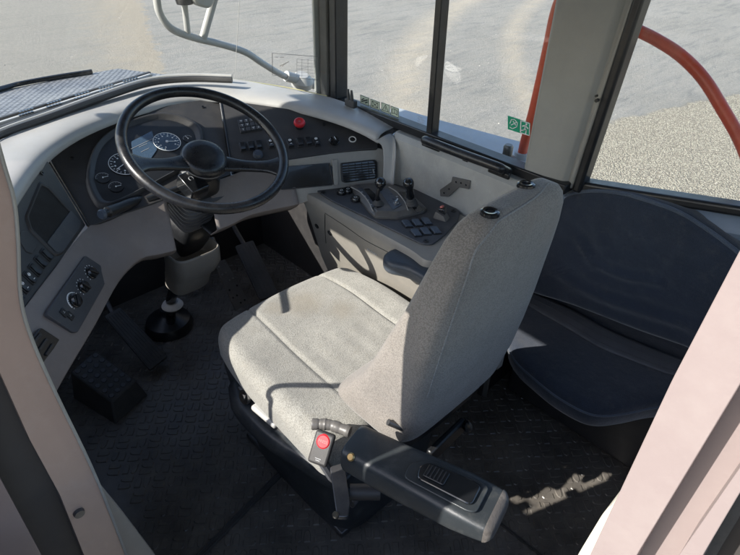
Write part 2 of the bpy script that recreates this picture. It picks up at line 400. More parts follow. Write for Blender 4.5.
# rubber cab floor with raised bullet-shaped studs
fl = MB()
fl.box(Matrix.Translation((.95, .85, -.02)), 1.66, 3.0, .04)
def stud(cx, cy, ang, w=.0105, l=.021, h=.0026):
    pr = [(-w, -l), (w, -l), (w, l * .25), (w * .72, l * .8), (0, l), (-w * .72, l * .8), (-w, l * .25)]
    c, s = math.cos(ang), math.sin(ang); n = len(pr)
    vs = [(cx + (x * c - y * s) * k, cy + (x * s + y * c) * k, z) for k, z in ((1, 0), (.78, h)) for x, y in pr] if False else \
         [(cx + (x * k * c - y * k * s), cy + (x * k * s + y * k * c), z) for k, z in ((1, -.001), (.8, h)) for x, y in pr]
    fl.add(vs, [[i + n for i in range(n)]] + [[i, (i + 1) % n, (i + 1) % n + n, i + n] for i in range(n)])
a0 = R(-40)
for i in range(-36, 37):
    for j in range(-36, 37):
        ux, uy = i * .052, j * .052
        cx = .9 + ux * math.cos(a0) - uy * math.sin(a0); cy = .9 + ux * math.sin(a0) + uy * math.cos(a0)
        if not (.18 < cx < 1.7 and -.1 < cy < 2.15): continue
        rot = a0 + (0 if (i + j) % 2 else math.pi / 2)
        flip = 1 if (i // 2 + j) % 2 else -1
        for k in (-1, 1):
            dx = k * .0128
            stud(cx + dx * math.cos(rot), cy + dx * math.sin(rot), rot + (0 if flip * k > 0 else math.pi))
flo = fl.build('floor', M['floor'], smooth=False); flo['kind'] = 'structure'
def strip(p, q, wd, h, name, label, mat='rubber'):
    p, q = V(p), V(q); d = q - p
    mb = MB().box(frame((p + q) / 2 + V((0, 0, h / 2)), d, V((0, 0, 1)).cross(d), V((0, 0, 1))), d.length, wd, h)
    for s in (-1, 1): mb.box(frame((p + q) / 2 + V((0, 0, h)), d, V((0, 0, 1)).cross(d), V((0, 0, 1))), d.length - .01, wd * .18, .004, 0, s * wd * .33, .001)
    return tag(mb.build(name, M[mat], bevel=.0015), label, 'floor strip')
strip(at(185, 572, z=0), at(296, 458, z=0), .022, .006, 'floor_strip', 'black ribbed rubber strip crossing the floor left of the driver seat')
strip(at(470, 500, z=0), at(560, 572, z=0), .007, .006, 'floor_strip', 'thin black floor joint strip below the tip of the armrest')

# ------------------------------------------------------------------ cab shell
cab = thing('cab_shell', 'grey lined vehicle cab with pale door posts, dark window frames and glass', 'vehicle cab', (.9, .8, 0))
XW = 1.34
# lower right wall liner with soft rolled top
def wl(y, prof): return [V((x, y, z)) for x, z in prof]
prof = [(1.36, 0.0), (1.355, .45), (1.345, .66), (1.338, .80), (1.335, .855), (1.338, .878), (1.352, .890), (1.40, .893)]
MB().loft([wl(y, prof) for y in (1.60, 1.45, 1.262)], cap=False, closed=False).build('wall_liner', M['fascia'], cab, solid=.008)
ys = [1.252, 1.245, 1.1, .95, .80, .72, .715]
mb = MB()
mb.loft([wl(y, [(x + (.004 if i in (0, 6) else 0), z) for x, z in prof]) for i, y in enumerate(ys)], cap=False, closed=False)
mb.build('wall_liner', M['wall'], cab, solid=.010)
MB().box(Matrix.Translation((1.375, 1.72, .36)), .02, .98, .74).build('wall_liner', M['fascia'], cab, bevel=.004)
# wall behind the jump seat
sA, sB = at(583, 184, x=1.43), at(765, 212.5, x=1.47)
def sill(y):
    p = sA + (sB - sA) * ((y - sA.y) / (sB.y - sA.y)); return [V((1.62, y, 0)), V((1.62, y, .66)), V((1.60, y, p.z - .14)), V((p.x + .03, y, p.z - .10)), V((p.x - .012, y, p.z - .07)), V((p.x - .018, y, p.z - .055)), V((p.x - .012, y, p.z - .038)), V((p.x + .01, y, p.z - .018)), V((p.x + .01, y, p.z))]
MB().loft([sill(y) for y in (.73, .2, -.5)], cap=False, closed=False).build('wall_liner', M['bluegrey'], cab, solid=.02)
MB().add([(1.35, .74, 0), (1.62, .74, 0), (1.62, .74, .88), (1.35, .74, .88)], [(0, 1, 2, 3)]).build('partition', M['fascia'], cab, solid=.02, smooth=False)
# front bulkhead, rear wall, lower left wall
MB().box(Matrix.Translation((.75, 2.20, .34)), 1.5, .04, .72).build('bulkhead', M['fascia'], cab, bevel=.01)
MB().box(Matrix.Translation((.86, -.52, .45)), 1.5, .05, .9).build('rear_wall', M['ceiling'], cab, bevel=.01)
MB().box(Matrix.Translation((.86, -.52, 1.8)), 1.5, .05, .3).build('rear_wall', M['ceiling'], cab, bevel=.01)
MB().box(Matrix.Translation((.02, 1.48, .335)), .04, 1.52, .87).build('side_wall', M['fascia'], cab, bevel=.01)
# roof
MB().box(Matrix.Translation((.80, .78, 1.96)), 1.76, 2.66, .14).build('roof', M['ceiling'], cab, bevel=.02)
# unseen panels added to block the sun, and the door header
MB().box(Matrix.Translation((-.10, .225, .375)), .03, 1.15, .97).build('floor_sun_blocker', M['body'], cab, bevel=.006)  # unseen panel added to keep the sun off the cab floor
MB().box(Matrix.Translation((-.19, .62, .95)), .12, .11, 1.9).build('armrest_sun_blocker', M['post'], cab, bevel=.006)  # unseen upright added to cast the shade band over the armrest
MB().box(Matrix.Translation((.045, 1.31, 1.64)), .05, 1.38, .52).build('low_sun_header', M['pillar'], cab, bevel=.02)  # unseen header, set low to shade the upper backrest and console
MB().box(Matrix.Translation((.10, .25, 1.83)), .06, 1.0, .14).build('door_header', M['pillar'], cab, bevel=.02)

# right window: frame bars in the plane x = 1.39
XG = 1.395
def bar(a, b, wd, dp, name, mat, bevel=.004, side=None, off=0):
    """a bar from pixel a to pixel b, lying in the window plane"""
    p, q = (at(*a, x=XG) if len(a) == 2 else V(a)), (at(*b, x=XG) if len(b) == 2 else V(b))
    d = (q - p); M_ = frame((p + q) / 2 + V((off, 0, 0)), d, V((1, 0, 0)).cross(d), V((1, 0, 0)))
    return MB().box(M_, d.length, wd, dp).build(name, M[mat], cab, bevel=bevel)
pa, pb = at(340, 97, x=XG), at(540, 170, x=XG)
top = 1.78
zb = pa.z; yA, yB = pa.y, pb.y
bar((XG, yA + .02, (pa.z + pb.z) / 2 - .016), (XG, yB - .1, (pa.z + pb.z) / 2 - .016), .030, .05, 'window_frame', 'black')
bar((XG, yA, zb), (XG, yA, top), .034, .06, 'window_frame', 'black', off=-.005)
yd0 = at(433, 125, x=XG).y; yd1 = at(439, 5, x=XG).y
MB().loft([[V((XG - .018, yd0 + s * .012, .90)), V((XG - .018, yd0 - s * .0 - .012, .90)), V((XG + .02, yd0 - .012, .90)), V((XG + .02, yd0 + .012, .90))] for s in (1,)] +
          [[V((XG - .018, yd1 + .012, top)), V((XG - .018, yd1 - .012, top)), V((XG + .02, yd1 - .012, top)), V((XG + .02, yd1 + .012, top))]]).build('window_mullion', M['black'], cab, bevel=.003)
MB().add([(XG + .004, yA, .9), (XG + .004, yB - .05, .9), (XG + .004, yB - .05, top), (XG + .004, yA, top)], [(0, 1, 2, 3)]).build('side_window_pane', M['glass'], cab, smooth=False)
MB().box(Matrix.Translation((XG, (yA + yB) / 2, 1.84)), .07, yA - yB + .3, .14).build('window_header', M['pillar'], cab, bevel=.01)
# front right corner pillar (dark with a grey inner seam)
pc = at(331, 97, x=XG - .01)
MB().box(Matrix.Translation((XG - .01, yA + .052, 1.36)), .05, .05, 1.1).build('corner_pillar', M['fascia'], cab, bevel=.008)
MB().box(Matrix.Translation((XG - .025, yA + .086, 1.36)), .05, .012, 1.1).build('corner_pillar_seam', M['tube'], cab, bevel=.004)

# B pillar, tilted slab between the windows
b0 = [at(520, 190, x=1.385), at(571, 195, x=1.405)]
b1 = [at(556, 0, x=1.385), at(638, 0, x=1.405)]
def ext(p, q, z): return p + (q - p) * ((z - p.z) / (q.z - p.z))
bl, br_ = ext(b0[0], b1[0], .885), ext(b0[1], b1[1], .905); tl, tr = ext(b0[0], b1[0], 1.9), ext(b0[1], b1[1], 1.9)
def bp(p, q, z0=0):
    m1 = (p * .55 + q * .45)
    return [p + V((.07, .01, 0)), p, p + (q - p) * .06 + V((-.012, 0, 0)), m1 + V((-.016, 0, 0)), p + (q - p) * .80 + V((-.013, 0, 0)), p + (q - p) * .86 + V((-.004, 0, 0)), p + (q - p) * .88 + V((.001, 0, 0)), p + (q - p) * .95 + V((-.008, 0, 0)), q, q + V((.08, 0, 0))]
MB().loft([bp(bl, br_), bp(tl, tr)], cap=True).build('pillar', M['pillar'], cab, bevel=.004)
q = at(598, 100, x=1.385)
MB().tube([q, q + V((-.01, 0, .0))], .0045, 8).tube([q + V((0, .005, .010)), q + V((-.008, .005, .010))], .003, 8).build('pillar_fastener', M['black'], cab)

# rear side window with thick dark rubber
rl0, rl1 = at(590, 188, x=1.44), at(646, 0, x=1.44)
r1 = at(765, 212.5, x=1.47)
e0 = ext(at(580, 185, x=1.415), at(641.5, 0, x=1.415), 1.8)
mb = MB()
def seg(p, q, wd, dp, mb=None, roll=V((1, 0, 0))):
    mb = mb or MB(); d = q - p; return mb.box(frame((p + q) / 2, d, roll.cross(d), roll), d.length, wd, dp)
s0 = at(583, 184, x=1.43); rb = at(600, 150, x=1.43)
seg(s0 + V((0, .01, -.002)), r1 + (r1 - s0) * .6, .026, .05, mb); seg(at(579, 190, x=1.42), e0, .026, .05, mb)
mb.build('rear_window_rubber', M['black'], cab, bevel=.008, seg=3)
MB().add([s0 + V((.01, 0, 0)), r1 + V((.01, -.4, .0)), V((r1.x + .01, r1.y - .4, 1.8)), e0 + V((.01, 0, 0))], [(0, 1, 2, 3)]).build('rear_window_pane', M['glass'], cab, smooth=False)
MB().box(Matrix.Translation((1.46, -.0, 1.86)), .08, 1.2, .12).build('window_header', M['pillar'], cab, bevel=.01)

# door posts close to the camera: traced at the door plane, with real depth
XD = .15
def post(pts, name, mat, x=XD, depth=.03, r=.004, bevel=.003):
    P_ = [at(*p, x=x) for p in pts]
    return MB().prism(roundpoly(P_, r, 3), (depth, 0, 0)).build(name, M[mat], cab, bevel=bevel)
def jamb(pts, name, mat, y=YD, depth=.03, r=.004, bevel=.003):
    P_ = [at(*p, y=y) for p in pts]
    return MB().prism(roundpoly(P_, r, 3), (-.0, depth, 0)).build(name, M[mat], cab, bevel=bevel)
jamb([(-30, 40), (-12, 110), (3, 165), (13, 200), (17, 240), (20, 300), (32, 342), (56, 396), (90, 466), (112, 520), (150, 620), (110, 620), (84, 555), (60, 495), (30, 440), (-8, 355), (-60, 240)], 'door_post', 'post', depth=.035, bevel=.006)
jamb([(-60, 225), (-10, 350), (28, 437), (62, 496), (90, 560), (112, 620), (60, 620), (38, 560), (0, 485), (-60, 380)], 'door_post', 'slate', y=YD + .02, depth=.02)
jamb([(-60, 370), (0, 478), (40, 552), (70, 620), (-60, 620)], 'door_post', 'postdark', y=YD - .01, depth=.04)
MB().tube([at(*p, y=YD - .001) for p in [(-12, 108), (4, 165), (14, 200), (18, 240), (21, 300), (33, 342), (57, 396), (91, 466), (113, 520), (150, 618)]], .0022, 8, sub=4).build('door_seal', M['silver'], cab)
MB().prism([at(*p, y=YD) for p in [(-60, 240), (-30, 40), (-45, -60), (-230, -60), (-260, 240)]], (0, .035, 0)).build('door_post', M['post'], cab, bevel=.004)
MB().prism([at(-45, -60, y=YD), at(-230, -60, y=YD), V((-.20, YD, 1.95)), V((-.04, YD, 1.95))], (0, .035, 0)).build('door_post', M['post'], cab, bevel=.004)
bq = at(79, 513, y=YD - .002)
MB().lathe(frame(bq, (1, 0, 0), (0, 0, 1), (0, -1, 0)), [(.0, .004), (.0075, .004), (.0085, .0), (.0085, -.004), (0, -.004)], 20).build('post_bolt', M['darksteel'], cab)
jamb([(93, 478), (128, 520), (160, 562), (190, 620), (120, 620)], 'door_sill', 'silver', y=YD + .05, depth=.03)
# rear door post, three ridges
post([(790, 160), (742, 246), (672, 380), (590, 555), (552, 640), (592, 640), (637, 555), (741, 383), (790, 300)], 'door_post', 'post2', x=.15, depth=.05)
post([(790, 296), (740, 378), (634, 556), (590, 645), (640, 645), (682, 556), (742, 468), (790, 400)], 'door_post', 'post2', x=.163, depth=.03)
post([(790, 392), (741, 466), (679, 555), (630, 645), (660, 645), (703, 555), (741, 491), (790, 420)], 'door_post', 'post2', x=.146, depth=.04)
post([(790, 416), (741, 489), (701, 556), (655, 645), (670, 645), (716, 556), (745, 508), (790, 440)], 'door_seal', 'rubber', x=.160, depth=.02)
post([(790, 436), (745, 506), (714, 556), (670, 645), (720, 645), (745, 570), (790, 500)], 'door_edge', 'slate', x=.170, depth=.02)
post([(790, 498), (745, 568), (718, 645), (790, 645)], 'door_edge', 'swblue', x=.155, depth=.02)
post([(612, 504), (603, 513), (577, 556), (545, 620), (600, 620), (625, 520)], 'door_sill', 'cream', x=.19, depth=.03, r=.01)
# wall from the rear post backwards (solid rear quarter)
MB().box(Matrix.Translation((.185, -.28, 1.0)), .05, .47, 2.0).build('rear_quarter', M['pillar'], cab, bevel=.01)

# ------------------------------------------------------------------ windscreen and cowl points
inner = [((3, 226), .965), ((17, 198), .965), ((45, 160), .965), ((78, 136), .965), ((120, 118), .96), ((160, 106), .955), ((200, 99), .95), ((240, 101), .945), ((290, 108), .935), ((335, 120), .915), ((362, 131), .895), ((378, 140), .878)]
outer = [((-40, 168), .99), ((-14, 150), .99), ((20, 131), .99), ((60, 114), .99), ((105, 95), .985), ((150, 80), .98), ((192, 77), .975), ((236, 80), .965), ((285, 89), .95), ((330, 98), .925), ((366, 112), .91), ((394, 128), .892)]
IN = [at(*p, z=z) for p, z in inner]; OUT = [at(*p, z=z) for p, z in outer]
dash = thing('dashboard', 'curved grey dashboard with charcoal instrument panels wrapping round the steering wheel', 'dashboard', (.75, 1.6, .68))
def crest(t, h): return [a * (1 - t) + b * t + V((0, 0, h)) for a, b in zip(IN, OUT)]
mb = MB(); grid(mb, [[p + V((0, 0, -.012)) for p in IN], [p + V((0, 0, .002)) for p in crest(.02, 0)], crest(.14, .012), crest(.45, .012), crest(.85, .004), crest(1, 0), [p + V((.02, .03, -.03)) for p in OUT]], 4, 4)
mb.build('cowl', M['cowl'], dash, solid=.004, ang=60)
# end cap of the cowl dropping beside the console
e1 = at(379, 141, z=.878); e2 = at(395, 130, z=.892)
colR = [[at(376, 141, z=.880), at(384, 136, z=.892), at(391, 134, z=.890), at(395, 139, z=.878)],
        [at(383, 150, z=.850), at(388, 148, z=.856), at(393, 148, z=.854), at(396, 152, z=.846)],
        [at(383, 188, z=.722), at(387, 188, z=.722), at(391, 189, z=.722), at(393, 190, z=.722)]]
mb = MB(); grid(mb, [list(c) for c in zip(*colR)], 4, 4); mb.build('end_cheek', M['cowl'], dash, solid=.006, ang=60)
# rubber defroster strip along the windscreen
strip_px = [(-30, 152), (0, 135), (50, 117), (105, 97), (150, 83), (190, 79), (232, 80)]
MB().tube([at(*p, z=1.0) for p in strip_px], .011, 10, sub=5).build('windscreen_strip', M['fascia'], dash)
MB().tube([at(p[0], p[1] - 3.5, z=.995) for p in strip_px], .008, 10, sub=5).build('windscreen_strip', M['tube'], dash)
MB().tube([at(*p, z=.955) for p in [(232, 79), (285, 87), (327, 96)]], .0016, 6, sub=5).build('windscreen_seal', M['yellow'], dash)

# windscreen glass (part of the cab)
wb_ = [p + V((.005, .012, 0)) for p in OUT[:10]]
cc = V((.75, .8, 0))
wt = [V((cc.x + (p.x - cc.x) * 1.0, p.y - .10, 1.9)) for p in wb_]
mb = MB(); mb.loft([wb_, wt], cap=False, closed=False); mb.build('windscreen_pane', M['glass'], cab, ang=80)
# rain streak / bonded joint on the glass
wpl = Plane(wb_[6], wb_[8], wt[7])

# ------------------------------------------------------------------ fascia panels
FL = Plane(at(20, 313, z=.80), at(86, 226, z=.80), at(48, 163, z=.955))
FC = Plane(at(92, 226, z=.80), at(233, 172, z=.81), at(135, 113, z=.95))
FR = Plane(at(233, 172, z=.81), at(372, 149, z=.840), at(300, 110, z=.928))
MB().prism(roundpoly([FL.at(*p) for p in [(-6, 250), (3, 226), (17, 199), (32, 177), (47.5, 161), (85.5, 225), (55, 268), (20, 316), (-6, 345)]], .004, 3), FL.n * -.03).build('switch_panel', M['fascia'], dash, bevel=.002)
MB().prism([FC.at(*p) for p in [(50, 160), (78, 137), (120, 119), (160, 107), (200, 100), (219, 99), (231, 174), (200, 186), (165, 199), (125, 213), (96, 224), (90, 226)]], FC.n * -.03).build('instrument_panel', M['fascia'], dash, bevel=.0015)
MB().prism(roundpoly([FR.at(*p) for p in [(220.5, 100), (240, 102), (290, 109), (335, 121), (366, 134), (377, 141), (378, 148), (330, 153), (289, 159.5), (233, 172)]], [0, .01, .01, .02, .03, .008, .008, .02, .02, 0], 3), FR.n * -.03).build('switch_panel', M['fascia'], dash, bevel=.002)
for a_, b_ in ((FR.at(220.5, 99, .0006), FR.at(232.5, 174, .0006)), (FC.at(48.5, 161.5, .001), FC.at(88, 226, .001))): MB().tube([a_, b_], .0030, 8).build('panel_joint', M['black'], dash)
def screw(pl, px, py, par, r=.006, h=0.0):
    m_ = pl.fr(px, py, h)
    o = MB().lathe(m_, [(0, .0), (r * .45, .0002), (r * .5, .0018), (r, .0022), (r * 1.05, -.002), (0, -.002)], 16).build('screw', M['black'], par); return o
for p in [(72, 158), (42, 173)]: screw(FC if p[0] > 50 else FL, *p, dash, .0055, .001)
screw(FC, 203, 107, dash, .005, .001); screw(FR, 324, 124, dash, .006, .001)

# cubby with dark recess and blue-grey flap
cb = roundpoly([FL.at(*p, .0006) for p in [(40, 183), (48, 187), (80, 222), (79, 229), (62, 253), (55, 255), (30, 230), (26, 217)]], .008, 4)
cen = sum(cb, V()) / len(cb)
mb = MB(); mb.loft([[cen + (p - cen) * 1.05 for p in cb], [cen + (p - cen) * 1.0 + FL.n * .004 for p in cb], [cen + (p - cen) * .94 + FL.n * .003 for p in cb], [cen + (p - cen) * .93 + FL.n * .0008 for p in cb]], cap=False)
mb.build('pocket_bezel', M['fascia'], dash)
MB().prism([cen + (p - cen) * .94 + FL.n * .0006 for p in cb], FL.n * .0004).build('pocket', M['pocket'], dash)
MB().prism(roundpoly([FL.at(*p, .001) for p in [(70, 211), (80, 222), (79, 228), (62, 252), (56, 253), (46, 243)]], .004, 3), FL.n * .004).build('pocket_flap', M['ctop'], dash, bevel=.001)
MB().prism(roundpoly([FL.at(*p, 0) for p in [(20, 232), (27, 231), (37, 246), (32, 254), (26, 252), (19, 241)]], .004, 3), FL.n * .002).build('blank_plate', M['fascia'], dash, bevel=.001)

def rocker(pl, px, py, par, wd=.017, hg=.036, rot=0, mark=True, mat='black', h=0.0):
    m_ = pl.fr(px, py, h, rot)
    o = MB().box(m_, wd + .005, hg + .005, .006).build('rocker_switch', M['black'], par, bevel=.0015)
    # rocking cap with two slopes
    vs = [(-wd / 2, -hg / 2, .002), (wd / 2, -hg / 2, .002), (wd / 2, hg / 2, .002), (-wd / 2, hg / 2, .002),
          (-wd / 2 * .92, -hg / 2 * .95, .010), (wd / 2 * .92, -hg / 2 * .95, .010), (wd / 2 * .92, -.002, .0055), (-wd / 2 * .92, -.002, .0055), (wd / 2 * .92, hg / 2 * .95, .007), (-wd / 2 * .92, hg / 2 * .95, .007)]
    MB().add(vs, [(0, 1, 5, 4), (4, 5, 6, 7), (7, 6, 8, 9), (9, 8, 2, 3), (1, 2, 8, 6), (1, 6, 5), (0, 7, 9), (0, 9, 3), (0, 4, 7)], m_).build('switch_cap', M[mat], o, bevel=.0008)
    if mark:
        mm = MB().box(m_ @ Matrix.Translation((0, hg * .25, .0085)), wd * .6, .0022, .0008)
        mm.ring(m_ @ Matrix.Translation((0, hg * .25, .0083)), wd * .26, .0009, 14, 4)
        mm.box(m_ @ Matrix.Translation((0, -hg * .22, .0100)), wd * .42, .0014, .0006)
        mm.build('switch_symbol', M['white'], o)
    return o
rotL = 0.0
for px, py, mk in [(46, 255, 0), (40, 262, 0), (34.5, 270, 0), (29, 278, 1), (22.5, 287, 1), (16.5, 296, 1)]:
    rocker(FL, px, py, dash, .0125, .030, 0, bool(mk), 'black')
# ---- right side of the fascia
for i, (px, py) in enumerate([(243, 147), (251, 146), (259, 145), (271, 144), (290.5, 143.5), (300, 142.5), (308.5, 141.5), (316.5, 142)]):
    rocker(FR, px, py, dash, .0165, .034, 0, i in (3, 4, 7))
# keypad 3 x 4
kp = FR.fr(250, 125, .0)
k_ = MB().box(kp, .075, .062, .006).build('keypad', M['black'], dash, bevel=.002)
for i in range(4):
    for j in range(3):
        mm = kp @ Matrix.Translation(((i - 1.5) * .0175, (j - 1) * .0185, .0032))
        b_ = MB().box(mm, .0145, .0155, .004).build('key', M['ctop'], k_, bevel=.0012)
        mk = MB().box(mm @ Matrix.Translation((0, .002, .0023)), .004 + .002 * ((i + j) % 3), .0012, .0005).box(mm @ Matrix.Translation((0, -.002, .0023)), .0012, .004, .0005)
        if (i * 3 + j) % 4 != 3: mk.build('key_symbol', M['white'], b_)
# red emergency button
m_ = FR.fr(299.5, 126.5, 0)
o = MB().lathe(m_, [(0, .0), (.0155, .0), (.0155, .012), (.011, .012), (0, .012)]).build('stop_button', M['black'], dash)
MB().lathe(m_, [(.010, .012), (.0185, .014), (.020, .018), (.019, .024), (.015, .0265), (.0135, .0255), (0, .025)], 32).build('button_cap', M['red'], o)
MB().box(m_ @ Matrix.Translation((0, .0, .0262)), .010, .0012, .0005).box(m_ @ Matrix.Translation((0, .003, .0262)), .007, .0009, .0005).box(m_ @ Matrix.Translation((0, -.003, .0262)), .007, .0009, .0005).build('button_mark', M['post2'], o)
# rotary knob, 12 V socket
m_ = FR.fr(334.5, 142, 0)
o = MB().lathe(m_, [(0, 0), (.0165, 0), (.0165, .004), (.0145, .005), (.0135, .016), (0, .017)]).build('rotary_knob', M['gloss'], dash)
MB().box(m_ @ Matrix.Rotation(.2, 4, 'Z') @ Matrix.Translation((0, .0, .0182)), .0075, .024, .004).build('knob_grip', M['black'], o, bevel=.0015)
MB().box(m_ @ Matrix.Rotation(.2, 4, 'Z') @ Matrix.Translation((.001, .0, .0205)), .0018, .014, .0006).ring(m_ @ Matrix.Translation((0, 0, .0005)), .0195, .0006, 20, 4, .4, 2.6).build('knob_mark', M['white'], o)
m_ = FR.fr(352.5, 139.5, 0)
o = MB().lathe(m_, [(.0095, -.001), (.0095, .002), (.0125, .003), (.0135, .001), (.0135, -.002)]).build('power_socket', M['whiteplastic'], dash)
MB().lathe(m_, [(0, .0008), (.0095, .001), (.0095, -.002)]).build('socket_hole', M['gloss'], o)
m_ = FR.fr(258, 155, 0)
MB().lathe(m_, [(0, .014), (.012, .013), (.016, .008), (.017, 0), (0, 0)]).build('round_knob', M['swblue'], dash)

# ---- instrument cluster
cl = [FC.at(*p) for p in [(89, 180), (95, 152), (110, 135), (135, 122), (165, 116), (192, 124), (201, 138), (196, 164), (178, 172), (150, 187), (118, 203), (104, 206), (96, 200)]]
cl = closed_curve(cl, 4); cen = sum(cl, V()) / len(cl)
mb = MB(); mb.loft([[cen + (p - cen) * s + FC.n * h for p in cl] for s, h in ((1.06, -.001), (1.03, .010), (1.0, .013), (.97, .011), (.93, .003), (.90, .0006))], cap=False)
clo = mb.build('instrument_cluster', M['fascia'], dash, ang=60)
MB().prism([cen + (p - cen) * .93 + FC.n * .0004 for p in cl], FC.n * .0008).build('gauge_face', M['black'], clo)
def gauge(px, py, r, par, a0, a1, nt_, needle, face='black', rim=True, big=True):
    m_ = FC.fr(px, py, .0022)
    gm = MB().lathe(m_, [(0, 0), (r, 0), (r, .0012), (0, .0014)], 40)
    o = gm.build('gauge', M[face], par)
    mk = MB(); mk.ring(m_ @ Matrix.Translation((0, 0, .0018)), r * .97, .0009 if big else .0006, 40, 5, a0 if not rim else 0, a1 if not rim else 2 * math.pi)
    for k in range(nt_):
        a = a0 + (a1 - a0) * k / (nt_ - 1)
        mk.box(m_ @ Matrix.Rotation(a, 4, 'Z') @ Matrix.Translation((r * .82, 0, .0018)), r * (.16 if k % 2 == 0 else .09), r * .035, .0006)
        if big and k % 2 == 0: mk.box(m_ @ Matrix.Rotation(a, 4, 'Z') @ Matrix.Translation((r * .62, 0, .0018)), r * .09, r * .10, .0006)
    mk.build('gauge_ticks', M['white'] if big else M['grime'], o)
    MB().box(m_ @ Matrix.Rotation(needle, 4, 'Z') @ Matrix.Translation((r * .33, 0, .0032)), r * .85, r * .04, .001).lathe(m_, [(0, .004), (r * .1, .004), (r * .1, .001), (0, .001)], 14).build('needle', M['white'], o)
    return o
gauge(125, 164, .047, clo, R(-60), R(240), 19, R(200))
gauge(167, 142, .043, clo, R(-50), R(230), 17, R(-22), 'skydial')
gauge(103, 178, .020, clo, R(10), R(170), 7, R(-10), rim=False, big=False)
gauge(116, 187, .020, clo, R(10), R(170), 7, R(-10), rim=False, big=False)
gauge(188, 139, .016, clo, R(10), R(170), 7, R(100), rim=False, big=False)
MB().prism(roundpoly([FC.at(*p, .0022) for p in [(131, 142), (152, 131), (157, 150), (150, 160), (134, 160)]], .003, 3), FC.n * .0014).build('display', M['skydial'], clo, bevel=.0006)
mk = MB()
for (a, b_) in (((131, 149), (154, 138)), ((139, 147), (147, 143.5)), ((141, 152), (149, 148))):
    p, q = FC.at(*a, .0042), FC.at(*b_, .0042); mk.box(frame((p + q) / 2, q - p, FC.v, FC.n), (q - p).length, .0012, .0006)
mk.build('display_text', M['grime'], clo)


# ---- lower light trim, left and centre
def trim(tp, bt, left):
    T = [at(*p, z=z) for p, z in tp]; B_ = [at(*p, z=z) for p, z in bt]
    mid = [a * .5 + b_ * .5 + (EYE - a).normalized() * .006 for a, b_ in zip(T, B_)]
    lo = [b_ + (V((-.03, .03, -.045)) if left and i < 4 else V((0, .05, -.045))) for i, b_ in enumerate(B_)]
    mb = MB(); grid(mb, [T, [a * .92 + b_ * .08 + V((0, 0, .003)) for a, b_ in zip(T, B_)], mid, [a * .07 + b_ * .93 for a, b_ in zip(T, B_)], [b_ + V((0, .004, -.008)) for b_ in B_], lo], 4, 3)
    mb.build('lower_trim', M['trim'], dash, solid=.004, ang=50)
    us = [l + (V((-.1, .3, 0)) if left and i < 4 else V((0, .5, .05))) for i, l in enumerate(lo)]
    mb = MB(); grid(mb, [lo, us], 4, 1); mb.build('underside', M['black'], dash, solid=.004)
trim([((-14, 360), .80), ((20, 314), .80), ((55, 268), .80), ((90, 226), .80), ((125, 213), .80), ((150, 204), .80), ((166, 199), .80)],
     [((30, 445), .67), ((56, 388), .67), ((93, 325), .67), ((118, 280), .675), ((140, 258), .68), ((160, 253), .68), ((176, 249), .68)], True)
trim([((208, 183), .805), ((225, 178), .805), ((245, 170.5), .812), ((268, 165), .815), ((289, 160), .82)],
     [((217, 229), .68), ((232, 223), .68), ((250, 214), .685), ((275, 208), .692), ((299, 203), .70)], False)
MB().prism([at(*p, y=1.66) for p in [(155, 190), (230, 172), (232, 215), (205, 235), (170, 240)]], (0, .02, 0)).build('column_backing', M['black'], dash)

# heater panel on the light trim
HP = Plane(at(43, 316, z=.765), at(82, 257, z=.765), at(107, 274, z=.69))
HP = Plane(HP.o + HP.n * .014, HP.o + HP.n * .014 + HP.u, HP.o + HP.n * .014 + HP.v)
o_h = MB().prism(roundpoly([HP.at(*p, -.010) for p in [(82, 257), (108, 274), (105, 280), (74, 334), (69, 334), (43, 316), (45, 311)]], .006, 4), HP.n * .012).build('heater_panel', M['ctop'], dash, bevel=.0025)
def knob(pl, px, py, r, par, rot, name='heater_knob', h=.002, dots=8, arc=(20, 200)):
    m_ = pl.fr(px, py, h)
    o = MB().lathe(m_, [(0, 0), (r, 0), (r, .003), (r * .9, .004), (r * .8, .010), (0, .011)], 28).build(name, M['gloss'], par)
    MB().box(m_ @ Matrix.Rotation(rot, 4, 'Z') @ Matrix.Translation((0, 0, .0115)), r * .45, r * 1.7, .007).build('knob_grip', M['black'], o, bevel=.002)
    mk = MB()
    for k in range(dots):
        a = R(arc[0] + (arc[1] - arc[0]) * k / (dots - 1))
        mk.box(m_ @ Matrix.Rotation(a, 4, 'Z') @ Matrix.Translation((r * 1.28, 0, .0006)), r * .16, r * .12, .0006)
    mk.build('knob_dots', M['white'], o); return o
knob(HP, 91, 273, .0165, o_h, R(30), arc=(20, 200)); knob(HP, 83, 287, .0165, o_h, R(15), arc=(30, 210)); knob(HP, 75, 301, .0175, o_h, R(-50), dots=12, arc=(20, 200))
m_ = HP.fr(74.5, 301, .002); MB().ring(m_, .0222, .0014, 24, 5, R(40), R(190)).build('heater_arc', M['white'], o_h)
for px, py in ((63.5, 313), (70, 316)):
    m_ = HP.fr(px, py, .002); b_ = MB().box(m_, .016, .021, .007).build('heater_button', M['black'], o_h, bevel=.0012)
    MB().box(m_ @ Matrix.Translation((0, 0, .0033)), .006, .0014, .0005).box(m_ @ Matrix.Translation((0, .003, .0033)), .0014, .005, .0005).build('button_symbol', M['grime'], b_)
